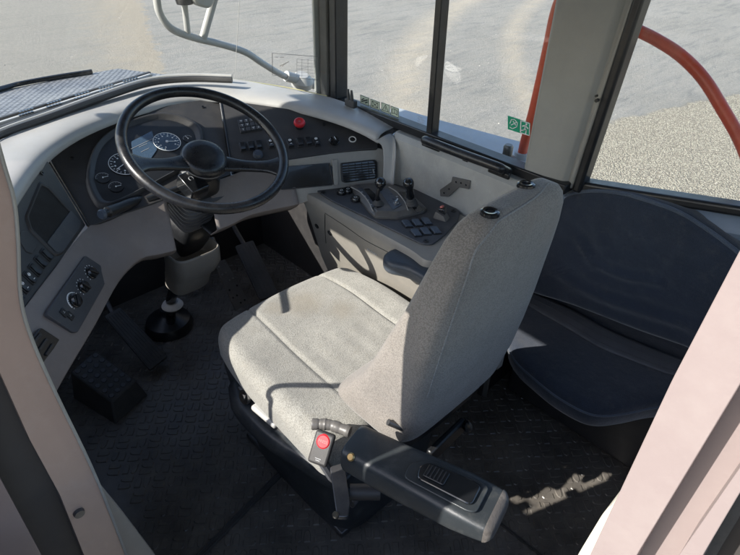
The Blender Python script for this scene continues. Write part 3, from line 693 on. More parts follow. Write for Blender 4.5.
# corner air outlet by the door
AV = Plane(at(30, 350, z=.75), at(45, 328, z=.75), at(60, 350, z=.69))
o = MB().prism(roundpoly([AV.at(*p, .004) for p in [(38, 328), (58, 341), (60, 350), (48, 372), (42, 370), (24, 350), (28, 340)]], .006, 3), AV.n * .008).build('air_outlet', M['black'], dash, bevel=.002)
for k in range(3):
    a, b_ = AV.at(32 + k * 7, 345 + k * 5, .014), AV.at(41 + k * 6, 334 + k * 5, .014)
    MB().box(frame((a + b_) / 2, b_ - a, AV.v, AV.n), (b_ - a).length, .006, .004).build('slat', M['fascia'], o, bevel=.001)

# ---- right front face with storage slot and air vent
FV = Plane(at(299, 200, z=.705), at(384, 184, z=.722), at(330, 154, z=.835))
MB().prism([FV.at(*p) for p in [(286, 160.5), (330, 154), (379, 148), (385, 150), (385, 187), (345, 190), (300, 204), (286, 206)]], FV.n * -.02).build('vent_panel', M['silver'], dash, bevel=.003)
o = MB().prism(roundpoly([FV.at(*p, .0005) for p in [(279, 167), (328, 163), (333, 168), (332.5, 184), (281, 190)]], .003, 3), FV.n * .003).build('storage_slot', M['gloss'], dash, bevel=.001)
fr_ = MB()
for a, b_ in (((283, 189.5), (332, 184.8)), ((333, 184.5), (329, 163))):
    p, q = FV.at(*a, .004), FV.at(*b_, .004); fr_.box(frame((p + q) / 2, q - p, FV.v, FV.n), (q - p).length, .004, .006)
fr_.build('slot_lip', M['fascia'], o, bevel=.001)
MB().prism(roundpoly([FV.at(*p, 0) for p in [(331.5, 160), (337, 159), (338, 185), (333.5, 185.5)]], .002, 2), FV.n * .008).build('slot_rib', M['silver'], dash, bevel=.002)
vt = [FV.at(*p, 0) for p in [(341, 163.5), (373.5, 160), (376, 162), (376.5, 178), (345, 182.5), (342, 181)]]
vc = sum(vt, V()) / 6
o = MB().loft([[vc + (p - vc) * s + FV.n * h for p in roundpoly(vt, .004, 3)] for s, h in ((1.04, 0), (1.04, .005), (.95, .006), (.92, .001))], cap=False).build('air_vent', M['black'], dash)
MB().prism([vc + (p - vc) * .95 + FV.n * .0004 for p in vt], FV.n * .0006).build('vent_back', M['gloss'], o)
for k in range(6):
    t = (k + .7) / 6.4; a = FV.at(342.5, 164.8 + t * 16, .004); b_ = FV.at(375, 161.5 + t * 16, .004)
    MB().box(frame((a + b_) / 2, b_ - a, FV.v, FV.n) @ Matrix.Rotation(.5, 4, 'X'), (b_ - a).length, .0045, .0012).build('slat', M['fascia'], o)
for k in range(4):
    t = (k + 1) / 5; a = FV.at(342 + t * 33, 164.5 - t * 3.3, .0025); b_ = FV.at(343 + t * 33, 181 - t * 3, .0025)
    MB().box(frame((a + b_) / 2, b_ - a, FV.u, FV.n), (b_ - a).length, .0012, .0025).build('slat', M['fascia'], o)
MB().box(FV.fr(359, 172, .006), .010, .006, .006).build('vent_tab', M['black'], o, bevel=.001)
MB().box(FV.fr(373.3, 171, .006), .003, .016, .004).build('thumb_wheel', M['grime'], o, bevel=.001)

# ------------------------------------------------------------------ steering column and wheel
C0 = V((.73796, 1.43009, .94865)); AL, YAW = .48824, -.10725
n_ = V((-math.sin(YAW) * math.sin(AL), -math.cos(YAW) * math.sin(AL), math.cos(AL)))
u_ = V((math.cos(YAW), -math.sin(YAW), 0)); v_ = n_.cross(u_)
WM = frame(C0, u_, v_, n_)
col = thing('steering_column', 'black steering column with ribbed boot and grey lower shroud', 'steering column', (.70, 1.62, .1))
def csec(s, hx, hy, off=(0, 0), e=4, n=36):
    """ring across the column at distance s below the wheel"""
    c = C0 - n_ * s + u_ * off[0] + v_ * off[1]
    return [c + u_ * (hx * math.copysign(abs(math.cos(a)) ** (2 / e), math.cos(a))) + v_ * (hy * math.copysign(abs(math.sin(a)) ** (2 / e), math.sin(a))) for a in [2 * math.pi * k / n for k in range(n)]]
MB().loft([csec(.07, .030, .030, e=2), csec(.10, .034, .036, e=2.5), csec(.12, .05, .05), csec(.17, .055, .055)]).build('column_head', M['black'], col)
rings = []
for k in range(8):
    q_ = .175 + k * .022; w_ = .080 - .003 * k
    rings += [csec(q_, w_, w_ * .92, (-.006, 0)), csec(q_ + .006, w_ - .001, (w_ - .001) * .92, (-.006, 0)), csec(q_ + .009, w_ - .016, (w_ - .016) * .92, (-.006, 0)), csec(q_ + .019, w_ - .017, (w_ - .017) * .92, (-.006, 0))]
MB().loft(rings).build('ribbed_boot', M['ribs'], col, ang=20)
MB().loft([csec(.345, .052, .05), csec(.37, .066, .064), csec(.42, .066, .064), csec(.50, .05, .05)]).build('column_sleeve', M['black'], col)
# grey shroud
def hring(c, hx, hy, z, e=4): return sring(c[0], c[1], z, hx, hy, e, 40)
sh = MB().loft([hring((.690, 1.56), .070, .056, .50), hring((.690, 1.56), .077, .062, .552), hring((.690, 1.56), .080, .066, .560), hring((.690, 1.56), .085, .07, .554), hring((.690, 1.565), .085, .07, .50), hring((.683, 1.585), .078, .066, .455), hring((.680, 1.595), .074, .062, .448), hring((.672, 1.61), .068, .058, .39), hring((.67, 1.61), .058, .05, .38)])
sh.build('lower_shroud', M['console'], col, bevel=.002)
rb0 = at(172, 303, z=.22)
MB().tube([V((.67, 1.66, .40)), V((rb0.x, rb0.y, .24)), at(171, 318, z=.10), at(170, 324, z=.03)], .020, 16).build('column_shaft', M['gloss'], col)
MB().lathe(Matrix.Translation((rb0.x, rb0.y, .20)), [(.019, .0), (.036, .002), (.042, .010), (.036, .020), (.024, .026), (.019, .024)]).build('shaft_collar', M['whiteplastic'], col)
rb1 = at(170, 327, z=.0)
MB().lathe(Matrix.Translation((rb1.x, rb1.y, 0)), [(.098, 0), (.100, .02), (.090, .045), (.060, .062), (.040, .072), (.030, .080), (.024, .10), (0, .10)]).build('shaft_boot', M['black'], col)
# tilt lock block with ring symbol at left of the head
lk = frame(C0 - n_ * .115 - u_ * .052 - v_ * .03, u_, v_, n_)
o = MB().box(lk, .062, .075, .05).build('lock_block', M['gloss'], col, bevel=.004)
MB().ring(lk @ Matrix.Translation((-.004, .008, .026)), .007, .001, 20, 5, R(-40), R(230)).build('lock_symbol', M['grime'], o)
# left stalk
p0, p1 = FC.at(104, 216, .05), at(147, 200, y=1.50)
hp = C0 - n_ * .15 - u_ * .05
o = MB().tube([hp, p1 * .6 + hp * .4, p1], [.010, .009, .010], 14).build('stalk', M['black'], col)
pe = at(103, 214, z=.84); pm = at(146, 197.5, z=.80)
st = MB().tube([pm, pm + (pe - pm) * .12, pm + (pe - pm) * .15, pm + (pe - pm) * .5, pm + (pe - pm) * .53, pm + (pe - pm) * .9, pm + (pe - pm) * .92, pe], [.008, .010, .0145, .0155, .0145, .0155, .011, .010], 18)
st.tube([hp, pm], [.009, .008], 12); st.build('stalk_grip', M['black'], col, ang=30)
MB().tube([pe, pe + (pe - pm).normalized() * .004, pe + (pe - pm).normalized() * .010], [.014, .0145, .011], 18).build('stalk_end', M['swblue'], col)
mk = MB()
for t in (.2, .28, .36):
    q = pm + (pe - pm) * t + V((-.004, -.008, .0125)); mk.box(frame(q, pe - pm, (0, 0, 1)), .0012, .006, .003)
mk.build('stalk_marks', M['white'], col)

whl = thing('steering_wheel', 'black two spoke steering wheel in front of the instrument cluster', 'steering wheel', C0)
mb = MB(); rings = []
for i in range(96):
    a = 2 * math.pi * i / 96
    rings.append([WM @ V(((.2295 + .0155 * math.cos(b)) * math.cos(a), (.2295 + .0155 * math.cos(b)) * math.sin(a), .0165 * math.sin(b) * (1 + .0))) for b in [k * 2 * math.pi / 16 for k in range(16)]])
rings.append(rings[0]); mb.loft(rings, cap=False); mb.build('rim', M['wheel'], whl)
hubM = WM @ Matrix.Translation((0, 0, -.055))
MB().lathe(hubM, [(0, .030), (.030, .0295), (.052, .026), (.064, .018), (.069, .006), (.068, -.004), (.060, -.012), (.052, -.030), (.046, -.05), (0, -.05)], 44).build('hub', M['wheel'], whl, ang=70)
MB().ring(hubM @ Matrix.Translation((0, 0, -.008)), .066, .0035, 44, 6).build('hub_ring', M['darksteel'], whl)
for s, ang in ((-1, R(172)), (1, R(-43))):
    rings = []
    for k in range(13):
        t = k / 12; r = .045 + t * .182; zz = -.052 + (.052) * (t ** 1.6)
        wd = .032 - .012 * math.sin(t * math.pi) + (.018 * max(0, (t - .75) / .25) ** 1.5); th = .013 - .004 * t
        c, s_ = math.cos(ang), math.sin(ang)
        rings.append([WM @ V((r * c - s_ * wd * math.cos(b), r * s_ + c * wd * math.cos(b), zz + th * math.copysign(abs(math.sin(b)) ** .7, math.sin(b)))) for b in [q_ * 2 * math.pi / 18 for q_ in range(18)]])
    MB().loft(rings).build('spoke', M['wheel'], whl, ang=70)

# ------------------------------------------------------------------ side console
con = thing('side_console', 'light grey side console with charcoal control top between driver seat and wall', 'console', (1.2, 1.1, 0))
ZC = .72
topo = [(300, 191), (322, 187), (358, 184), (393, 190), (440, 203), (482, 226), (470, 246), (440, 262), (424, 262), (412, 252), (370, 229), (340, 213)]
tpts = [at(*p, z=ZC) for p in topo]
tpts = [V((min(p.x, 1.333), p.y, p.z)) for p in tpts]
cc = V((1.32, 1.05, 0))
def cring(s, z, dx=0, dy=0):
    return [V((max(p.x, 0) * (1 - 0) + (1.335 - p.x) * s + 0 * dx, p.y + dy * 1, z)) for p in roundpoly(tpts, [.02, .01, .01, .0, .0, .0, .03, .03, .03, .03, .02, .02], 4)]
mb = MB().loft([cring(0.02, ZC + .001), cring(0.0, ZC - .008), cring(0, ZC - .03), cring(.08, .62), cring(.26, .42), cring(.36, .34), cring(.42, .0)])
mb.build('console_body', M['console'], con, ang=50)
ct = [at(*p, z=ZC + .001) for p in [(314, 190), (340, 187.5), (391, 184.5), (414, 190), (452, 206), (460, 213), (458, 222), (445, 236), (432, 246), (421, 245), (372, 221), (330, 201)]]
MB().prism(roundpoly(ct, [.01, .01, .01, .02, .02, .012, .01, .02, .012, .012, .02, .02], 4), (0, 0, .006)).build('control_top', M['ctop'], con, bevel=.002)
CT = Plane(V((1.1, 1.0, ZC + .007)), V((1.3, 1.0, ZC + .007)), V((1.1, 1.2, ZC + .007)))
gp = roundpoly([CT.at(*p) for p in [(349, 188), (366, 186.5), (395, 188), (411, 196), (427, 210.5), (423, 213.5), (398, 219.5), (375, 218.5), (369, 213)]], .006, 3)
gc_ = sum(gp, V()) / len(gp)
gate = MB().loft([gp, [p + V((0, 0, .008)) for p in gp], [gc_ + (p - gc_) * .86 + V((0, 0, .020)) for p in gp]]).build('gear_gate', M['gate'], con, bevel=.002)
GT = Plane(V((1.1, 1.0, ZC + .027)), V((1.3, 1.0, ZC + .027)), V((1.1, 1.2, ZC + .027)))
def arcrib(pts, r, name, mat, par): return MB().tube([GT.at(*p, .001) for p in pts], r, 8, sub=5).build(name, M[mat], par)
arcrib([(351, 187), (360, 192), (368, 201), (373, 211)], .0022, 'gate_rib', 'silver', gate)
arcrib([(389, 187), (397, 192), (405, 202), (408, 210)], .0022, 'gate_rib', 'silver', gate)
MB().prism(roundpoly([GT.at(*p, .0004) for p in [(357, 188.5), (362, 188), (376, 206), (372, 208), (366, 199)]], .004, 3), (0, 0, .0016)).build('gear_indicator', M['ctop'], gate, bevel=.0006)
mk = MB()
for a in [(362, 192), (365, 196), (368, 200), (371, 204.5)]: mk.box(GT.fr(*a, .0026), .005, .006, .0006)
mk.build('gear_letters', M['grime'], gate)
MB().prism(roundpoly([GT.at(*p, .0004) for p in [(364, 189), (369, 188.5), (381, 200), (382, 207), (377, 208)]], .004, 3), (0, 0, .0010)).build('gate_slot', M['gloss'], gate)
MB().prism(roundpoly([GT.at(*p, .0004) for p in [(378, 189), (388, 189), (402, 205), (393, 210)]], .004, 3), (0, 0, .0010)).build('gate_inlay', M['swblue'], gate)
MB().box(GT.fr(397, 196.5, .002), .006, .006, .002).build('indicator_lamp', M['grime'], gate)
# shift lever with ball knob
bs = GT.at(378, 204, 0); ballz = bs.z + .075
ball = at(380.5, 183, z=ballz)
o = MB().tube([bs, bs + V((.004, .006, .012)), ball * .5 + bs * .5 + V((-.008, .0, .0)), ball], [.012, .009, .006, .006], 14, sub=3).build('shift_lever', M['black'], con)
MB().lathe(Matrix.Translation(ball), [(0, .0185), (.007, .0172), (.013, .0130), (.0172, .007), (.0185, 0), (.0172, -.007), (.013, -.013), (.009, -.018), (.007, -.024), (0, -.024)], 28).build('knob', M['gloss'], o, ang=80)
MB().lathe(Matrix.Translation(bs), [(.020, 0), (.018, .004), (.013, .009), (.009, .014), (0, .014)], 20).build('lever_boot', M['rubber'], o)
# joystick
jb = GT.at(412, 206, -.004); jt = at(408, 180, z=jb.z + .105)
o = MB().tube([jb, jb + (jt - jb) * .35], [.011, .009], 16).build('joystick', M['black'], con)
rr = []
ax = (jt - jb).normalized()
for k, (t, r) in enumerate([(.0, .020), (.05, .021), (.09, .016), (.13, .019), (.17, .0135), (.21, .0165), (.25, .012), (.29, .0145), (.33, .011)]): rr.append((t, r))
MB().tube([jb + (jt - jb) * t for t, r in rr], [r for t, r in rr], 20).build('bellows', M['rubber'], o, ang=20)
MB().tube([jb + (jt - jb) * t for t in (.33, .38, .5, .65, .72, .80, .9, .97, 1.0)], [.011, .0125, .0135, .0125, .0135, .0165, .0175, .015, .010], 18).build('grip', M['gloss'], o, ang=50)
MB().box(frame(jt, (1, 0, 0), (0, 1, 0), ax) @ Matrix.Translation((0, 0, .002)), .010, .010, .006).build('thumb_button', M['fascia'], o, bevel=.001)
MB().prism(roundpoly([GT.at(*p, .0006) for p in [(399, 192), (406, 192), (424, 210), (417, 213)]], .004, 3), (0, 0, .0012)).build('joystick_slot', M['gloss'], gate)
# toggle with steel nut
m_ = GT.fr(396, 203.5, .002)
o = MB().lathe(m_, [(0, 0), (.0095, 0), (.0095, .003), (.006, .004), (.005, .010), (0, .010)], 14).build('toggle_switch', M['steel'], con)
MB().tube([m_ @ V((0, 0, .008)), m_ @ V((.008, .001, .015))], [.002, .003], 10).build('toggle_arm', M['steel'], o)
# round buttons
for px, py in ((341.5, 193.5), (348, 192), (355.5, 200.5)):
    m_ = CT.fr(px, py, 0)
    o = MB().lathe(m_, [(0, .0), (.0165, .0), (.0165, .009), (.014, .013), (0, .0125)], 24).build('round_button', M['gloss'], con)
    MB().ring(m_ @ Matrix.Translation((0, 0, .0128)), .005, .0010, 14, 4).build('button_symbol', M['grime'], o)
screw(CT, 323, 192.5, con, .007, .0005); screw(CT, 426, 241, con, .008, .0005); screw(CT, 453.5, 211, con, .008, .0005)
# six flat switches
r0_, r1_, r2_ = CT.at(401.5, 224.5), CT.at(430, 222.5), CT.at(412, 236.5)
ru = (r1_ - r0_).normalized(); rv = -(r2_ - r0_).normalized()
for px, py in ((407, 225), (417, 224), (426.5, 222.5), (416, 234), (425.5, 232.5), (435.5, 231.5)):
    c = CT.at(px, py)
    def pg(hu, hv, h): return [c + ru * a * hu + rv * b_ * hv + V((0, 0, h)) for a, b_ in ((-1, -1), (1, -1), (1, 1), (-1, 1))]
    o = MB().prism(pg(.0125, .0185, 0), (0, 0, .004)).build('flat_switch', M['black'], con, bevel=.001)
    lo_, hi_ = pg(.0112, .0165, .003), pg(.0106, .0158, .0065); hi_[2].z += .004; hi_[3].z += .004
    MB().loft([lo_, hi_]).build('switch_cap', M['swblue'], o, bevel=.0012)

# guarded switch
m_ = CT.fr(441, 218, 0, R(16))
o = MB().add([(-.017, -.024, 0), (.017, -.024, 0), (.017, .022, 0), (-.017, .022, 0), (-.013, -.014, .016), (.013, -.014, .016), (.013, .016, .024), (-.013, .016, .024)], [(0, 3, 2, 1), (0, 1, 5, 4), (1, 2, 6, 5), (2, 3, 7, 6), (3, 0, 4, 7), (4, 5, 6, 7)], m_).build('switch_guard', M['gate'], con, bevel=.0015)
MB().box(m_ @ Matrix.Translation((.008, .000, .022)) @ Matrix.Rotation(-.3, 4, 'X'), .022, .020, .022).build('guarded_rocker', M['gloss'], o, bevel=.003)
MB().box(m_ @ Matrix.Translation((.008, .004, .036)) @ Matrix.Rotation(-.3, 4, 'X'), .014, .010, .006).build('red_tab', plastic('worn_red', (.55, .16, .13), .4), o, bevel=.002)
# inner face details: service cover seam, two latches, embossed lettering
CI = Plane(at(330, 215, x=1.08), at(400, 250, x=1.08), at(330, 245, x=1.12))
def inner_pt(px, py):
    """point on the console's sloping inner face"""
    d = ray(px, py); best = None
    dg = bpy.context.evaluated_depsgraph_get()
    return d
deps = None
body = [o for o in con.children if o.name.startswith('console_body')][0]
from mathutils.bvhtree import BVHTree
def bvh(o):
    me = o.data; Mw = world(o); return BVHTree.FromPolygons([Mw @ v.co for v in me.vertices], [tuple(p.vertices) for p in me.polygons])
bt_ = bvh(body)
def hit(tree, px, py, h=.001):
    d = ray(px, py).normalized(); loc, nn, _, _ = tree.ray_cast(EYE, d)
    if loc is None: return None
    if nn.dot(d) > 0: nn = -nn
    return loc + nn * h, nn
def seam(tree, pts, r, name, mat, par, k=3, h=0.0):
    q = [hit(tree, *p, h=h) for p in pts]; q = [a[0] for a in q if a]
    if len(q) > 1: return MB().tube(q, r, 6, sub=k).build(name, M[mat], par)
seam(bt_, [(303, 204), (325, 213), (345, 226), (365, 240), (384, 250), (400, 258)], .0014, 'cover_seam', 'black', con)
seam(bt_, [(325, 214), (325, 228), (326, 243)], .0014, 'cover_seam', 'black', con)
for p in ((317, 226), (330, 233)):
    h_ = hit(bt_, *p)
    if h_: MB().lathe(frame(h_[0], h_[1].orthogonal(), h_[1].cross(h_[1].orthogonal()), h_[1]), [(0, .001), (.006, .001), (.007, .003), (.010, .002), (.010, -.003), (0, -.003)], 18).build('cover_latch', M['black'], con)
mk = MB()
for k in range(6):
    h_ = hit(bt_, 368 + k * 1.7, 249.5 + k * 1.0)
    if h_: mk.box(frame(h_[0], V((.1, -.3, 0)), h_[1].cross(V((.1, -.3, 0))), h_[1]), .003, .009, .0012)
mk.build('embossed_letters', M['grime'], con)

# ------------------------------------------------------------------ wall fittings
gh = thing('grab_bar', 'long black grab bar under the side window', 'grab bar', at(460, 160, x=1.33))
ga, gb = at(428, 143, x=1.325), at(500, 170, x=1.325)
MB().tube([ga + V((.025, .012, -.01)), ga + V((0, .008, .004)), ga + V((-.012, -.01, .012)), (ga + gb) / 2 + V((-.014, 0, .012)), gb + V((-.012, .01, .012)), gb + V((0, -.008, .004)), gb + V((.025, -.012, -.01))], .0145, 16, sub=5).build('bar', M['wheel'], gh)
WP = Plane(V((1.331, 1.2, .8)), V((1.331, .8, .8)), V((1.331, 1.2, .9)))
for a in ((431, 146), (499, 173)):
    MB().box(WP.fr(a[0], a[1], .004), .075, .018, .010).build('mount', M['black'], gh, bevel=.004)
    screw(WP, a[0] + 2, a[1] + 1.5, gh, .006, .009)
o = tag(MB().box(WP.fr(465.5, 159.5, .003), .022, .012, .008).build('wall_clip', M['black'], bevel=.003), 'small black clip on the wall below the middle of the grab bar', 'clip')
brk = MB()
Pb = lambda *p: WP.at(*p, .002)
o = tag(brk.prism(roundpoly([Pb(*p) for p in [(453, 176.5), (471, 180.5), (469.5, 189), (459.5, 187), (449, 196.5), (441, 196), (440.5, 189.5), (452, 181.5)]], .003, 3), (-.004, 0, 0)).build('angle_bracket', M['gate'], bevel=.001), 'small L shaped steel bracket with holes on the grey wall', 'bracket')
for p in ((456, 182), (461, 183), (466, 185), (444, 193), (449, 189)):
    MB().lathe(WP.fr(*p, .0062), [(0, .0006), (.0028, .0006), (.003, 0), (0, 0)], 12).build('hole', M['gloss'], o)
# clip by the front corner of the window
p = at(351, 103, x=1.345)
o = thing('window_latch', 'black latch with two prongs in the front corner of the side window', 'latch', p)
MB().box(Matrix.Translation(p), .02, .05, .028).build('latch_base', M['fascia'], o, bevel=.004)
for k in (0, 1): MB().tube([p + V((-.005, .006 - k * .018, .01)), p + V((-.006, .008 - k * .018, .03)), p + V((-.004, .012 - k * .018, .048))], [.006, .006, .004], 10).build('prong', M['fascia'], o)
# stickers on the side window
SG = Plane(V((XG, 1.2, 1)), V((XG, .9, 1)), V((XG, 1.2, 1.2)))
def sticker(name, quad, mat, label, draw, group=None, h=.0):
    P_ = [SG.at(*p, h) for p in quad]
    o = tag(MB().prism(P_, (-.0012, 0, 0)).build(name, M[mat], smooth=False), label, 'sticker', group)
    ctr = sum(P_, V()) / 4; u = (P_[1] - P_[0] + P_[2] - P_[3]) / 2; v = (P_[0] - P_[3] + P_[1] - P_[2]) / 2
    def S(a, b): return ctr + u * a + v * b + V((-.0018, 0, 0))
    for mname, strokes, wd in draw:
        mk = MB()
        for st_ in strokes:
            for (a, b), (c, d) in zip(st_[:-1], st_[1:]):
                p, q = S(a, b), S(c, d); dd = q - p
                mk.box(frame((p + q) / 2, dd, V((-1, 0, 0)).cross(dd), (-1, 0, 0)), dd.length + wd, wd, .0006)
        mk.build('pictogram', M[mname], o, smooth=False)
    return o
fr4 = [(-.5, -.5), (.5, -.5), (.5, .5), (-.5, .5), (-.5, -.5)]
sq = [[(a * .92, b * .92) for a, b in fr4]]
L4 = 'cream pictogram sticker at the bottom of the side window, '
sticker('sticker', [(360.5, 94.5), (369.5, 98), (369.5, 106.5), (360.5, 103)], 'sticker', L4 + 'nearest the latch, showing a tool', [('black', sq, .0014), ('black', [[(-.3, -.2), (.3, .2)], [(-.3, .0), (-.1, .2)], [(.1, -.2), (.3, -.05)]], .004)])
sticker('sticker', [(370.5, 98.5), (380, 102), (380, 110.5), (370.5, 107)], 'sticker', L4 + 'showing a crossed box', [('black', sq, .0014), ('black', [[(-.25, -.25), (.25, .25)], [(-.25, .25), (.25, -.25)], [(-.3, -.3), (.3, -.3), (.3, .3), (-.3, .3), (-.3, -.3)]], .0018)])
sticker('sticker', [(381.5, 102), (390, 105), (390, 114.5), (381.5, 111)], 'sticker', L4 + 'showing a warning triangle', [('black', sq, .0014), ('black', [[(-.35, -.3), (.35, -.3), (0, .35), (-.35, -.3)], [(0, -.15), (0, .1)]], .0018)])
sticker('sticker', [(390.8, 105.5), (399, 108.5), (399, 118), (390.8, 114.8)], 'sticker', L4 + 'showing an open manual', [('black', sq, .0014), ('black', [[(-.3, -.25), (0, -.15), (.3, -.25), (.3, .2), (0, .3), (-.3, .2), (-.3, -.25)], [(0, -.15), (0, .3)]], .0018)])
sticker('sticker', [(508, 115.5), (520.5, 119.5), (520, 133), (508, 129)], 'green', 'green emergency sticker with a hammer striking glass, beside the pillar', [('white', [[(-.3, -.3), (-.1, -.35), (.25, -.1), (.3, .2), (.05, .38), (-.2, .3), (-.3, .0)], [(-.2, -.1), (.2, .2)], [(-.05, .22), (.15, .0)]], .0022)], h=.0)
sticker('sticker', [(521, 119.8), (530.5, 123), (530, 136), (520.6, 133)], 'green', 'green and white running man exit sticker next to the hammer sticker', [('white', sq, .0022), ('white', [[(.1, .35), (.15, .33)], [(.08, .25), (-.05, -.02)], [(-.05, -.02), (.12, -.15), (.08, -.38)], [(-.05, -.02), (-.15, -.2), (-.35, -.25)], [(.0, .2), (-.25, .1)], [(.05, .18), (.28, .05)]], .0032)])
mk = [[(-.4, .3), (.1, .3), (.1, .05), (.4, .05)], [(-.3, .1), (-.1, .1), (-.1, -.3), (.2, -.3)], [(.0, -.05), (.35, -.25)], [(-.35, -.1), (-.2, -.3)]]
o = thing('glass_marking', 'small etched approval marking on the side window above the grab bar', 'marking', SG.at(421, 119))
P_ = [SG.at(*p) for p in [(416, 114), (426, 117), (425.5, 126), (416, 123)]]; ctr = sum(P_, V()) / 4; u = P_[1] - P_[0]; v = P_[0] - P_[3]
mm = MB()
for st_ in mk:
    for (a, b), (c, d) in zip(st_[:-1], st_[1:]):
        p, q = ctr + u * a + v * b, ctr + u * c + v * d; dd = q - p; mm.box(frame((p + q) / 2, dd, V((-1, 0, 0)).cross(dd), (-1, 0, 0)), dd.length, .0015, .0005)
mm.build('etching', M['grime'], o, smooth=False)
# load chart on the windscreen
gt = [c for c in cab.children if c.name.startswith('windscreen_pane')][0]
wt_ = bvh(gt)
def onws(px, py):
    h_ = hit(wt_, px, py, .0015); return h_[0] if h_ else at(px, py, y=1.5)
o = thing('load_chart', 'transparent chart sticker with fine lines on the windscreen', 'sticker', onws(297, 68))
def wline(mb, a, b, wd=.0009):
    n = 4; pts = [onws(a[0] + (b[0] - a[0]) * k / n, a[1] + (b[1] - a[1]) * k / n) for k in range(n + 1)]
    mb.tube(pts, wd, 4)
mm = MB(); q4 = [(272.5, 53), (318, 56.5), (318, 80), (272.5, 75)]
for i in range(4): wline(mm, q4[i], q4[(i + 1) % 4], .0010)
for k in range(6): wline(mm, (297, 59 + k * 3.2), (315, 60.5 + k * 3.2), .0005)
for x in (297, 302, 308, 315): wline(mm, (x, 59), (x, 77), .0005)
wline(mm, (280, 66), (289, 61.5), .0018); wline(mm, (282, 66.5), (286, 62.5), .0014)
wline(mm, (274.5, 57), (278, 57), .0012); wline(mm, (280, 57), (284, 57.3), .0012)
mm.build('chart_lines', M['darksteel'], o)
o = thing('fine_line', 'thin vertical joint line on the windscreen glass', 'glass joint', onws(237, 40))
mm = MB(); wline(mm, (239.5, 0), (235, 78), .0009); mm.build('line', M['tube'], o)

# ------------------------------------------------------------------ driver seat
seat = thing('driver_seat', 'grey fabric driver seat with tall backrest, stained cushion and black base', 'seat', (.78, .85, 0))
SX, SY, SZ = .56, .62, .13
scx, scy = .775, .905
def cush(x, y, z):
    ax, ay = x / (SX / 2), y / (SY / 2)
    # side bolsters, front roll, stitched grooves
    hz = 0
    if z > 0:
        hz += .014 * min(1, abs(ax)) ** 3 - .010 * (1 - ax * ax) * (1 - ay * ay)
        hz -= .022 * max(0, ay - .35) ** 1.5 * 1.4
        for gx in (-.128, .168): hz -= .0075 * math.exp(-((x - gx) / .005) ** 2)
        hz += .0035 * math.exp(-((y - .205) / .02) ** 2) * 0
        if -.12 < x < .16 and y < .03: hz += .0006 * math.sin((x + .12) * 2 * math.pi / .056)
        hz += .003 * math.sin(x * 23 + 1) * math.sin(y * 17 + 2) * .6
    # front corners drawn in
    k = max(0, ay - .1); xx = x * (1 - .10 * k * k * 1.2) + .0
    yy = y - .05 * (abs(ax) ** 3) * max(0, ay)
    return (scx + xx + .012 * ay, scy + yy - .03 * ax * 0, .475 + z * .9 + hz + .01)
rbox((SX, SY, SZ), .05, (90, 60, 12), cush).build('cushion', M['seatfab'], seat, ang=80)
# welt piping round the cushion's lower edge
pp = []
for k in range(64):
    a = 2 * math.pi * k / 64; c, s_ = math.cos(a), math.sin(a)
    e = 6; x = SX / 2 * math.copysign(abs(c) ** (2 / e), c); y = SY / 2 * math.copysign(abs(s_) ** (2 / e), s_)
    q = cush(x * .985, y * .985, -.025); pp.append(V(q))
# backrest
lv = [(.545, .640, .90, .60, .675), (.560, .612, .93, .505, .725), (.58, .602, .945, .485, .735), (.62, .600, .96, .468, .70), (.70, .600, .98, .455, .645), (.78, .600, .99, .447, .605), (.86, .603, .992, .440, .572), (.94, .612, .988, .434, .538), (1.0, .624, .983, .428, .52), (1.05, .640, .978, .424, .508), (1.09, .665, .972, .423, .502), (1.115, .690, .962, .426, .497), (1.13, .712, .948, .432, .488), (1.138, .75, .925, .443, .475), (1.139, .80, .89, .452, .465)]
def interp(z):
    for a, b in zip(lv[:-1], lv[1:]):
        if a[0] <= z <= b[0]:
            t = (z - a[0]) / (b[0] - a[0]); return [a[i] + (b[i] - a[i]) * t for i in range(5)]
rings = []
zs = [l[0] for l in lv]; zz = []
for a, b in zip(zs[:-1], zs[1:]): zz += [a + (b - a) * k / 3 for k in range(3)]
zz.append(zs[-1])
for z in zz:
    _, xl, xr, yb, yf = interp(z); rings.append(sring((xl + xr) / 2, (yb + yf) / 2, z, (xr - xl) / 2, (yf - yb) / 2, 5.5, 80))
# keep the front/rear thickness wide at the sides but softly dished
br = MB().loft(rings).build('backrest', M['backfab'], seat, ang=80)
MB().loft([sring(.805, .565, .50, .17, .05, 4, 30), sring(.805, .555, .60, .17, .05, 4, 30)]).build('recliner_frame', M['black'], seat)
# rear piping seams following the rear corners
btree = bvh(br)
seam(btree, [(497, 222), (487, 236), (476, 250), (471, 263), (464, 285), (457, 305), (448, 332), (440, 356), (427, 397), (413, 440)], .0022, 'piping', 'pipe', br, 4)
seam(btree, [(497, 222), (508, 215), (524, 205), (538, 195), (549, 183)], .0020, 'piping', 'pipe', br, 4)
for px, py in ((490, 213), (526, 185.5)):
    h_ = hit(btree, px, py, .001); p = h_[0]
    m_ = frame(p, (1, 0, 0), (0, 1, 0), (h_[1] + V((0, 0, 1))).normalized())
    o = MB().lathe(m_, [(.0075, .000), (.0085, .004), (.013, .005), (.0165, .003), (.0175, -.003), (.0075, -.003)], 28).build('headrest_socket', M['gloss'], seat)
    MB().lathe(m_, [(0, .001), (.0078, .001), (.0078, -.002), (0, -.002)], 20).build('socket_hole', M['fascia'], o)
# base shell with side cover
def bring(z, hx, hy, cx=.775, cy=.90, e=5): return sring(cx, cy, z, hx, hy, e, 56)
MB().loft([bring(.02, .20, .25), bring(.10, .21, .26), bring(.26, .22, .27), bring(.34, .25, .30), bring(.415, .26, .295), bring(.43, .25, .285)]).build('seat_base', M['seatbase'], seat, ang=50)
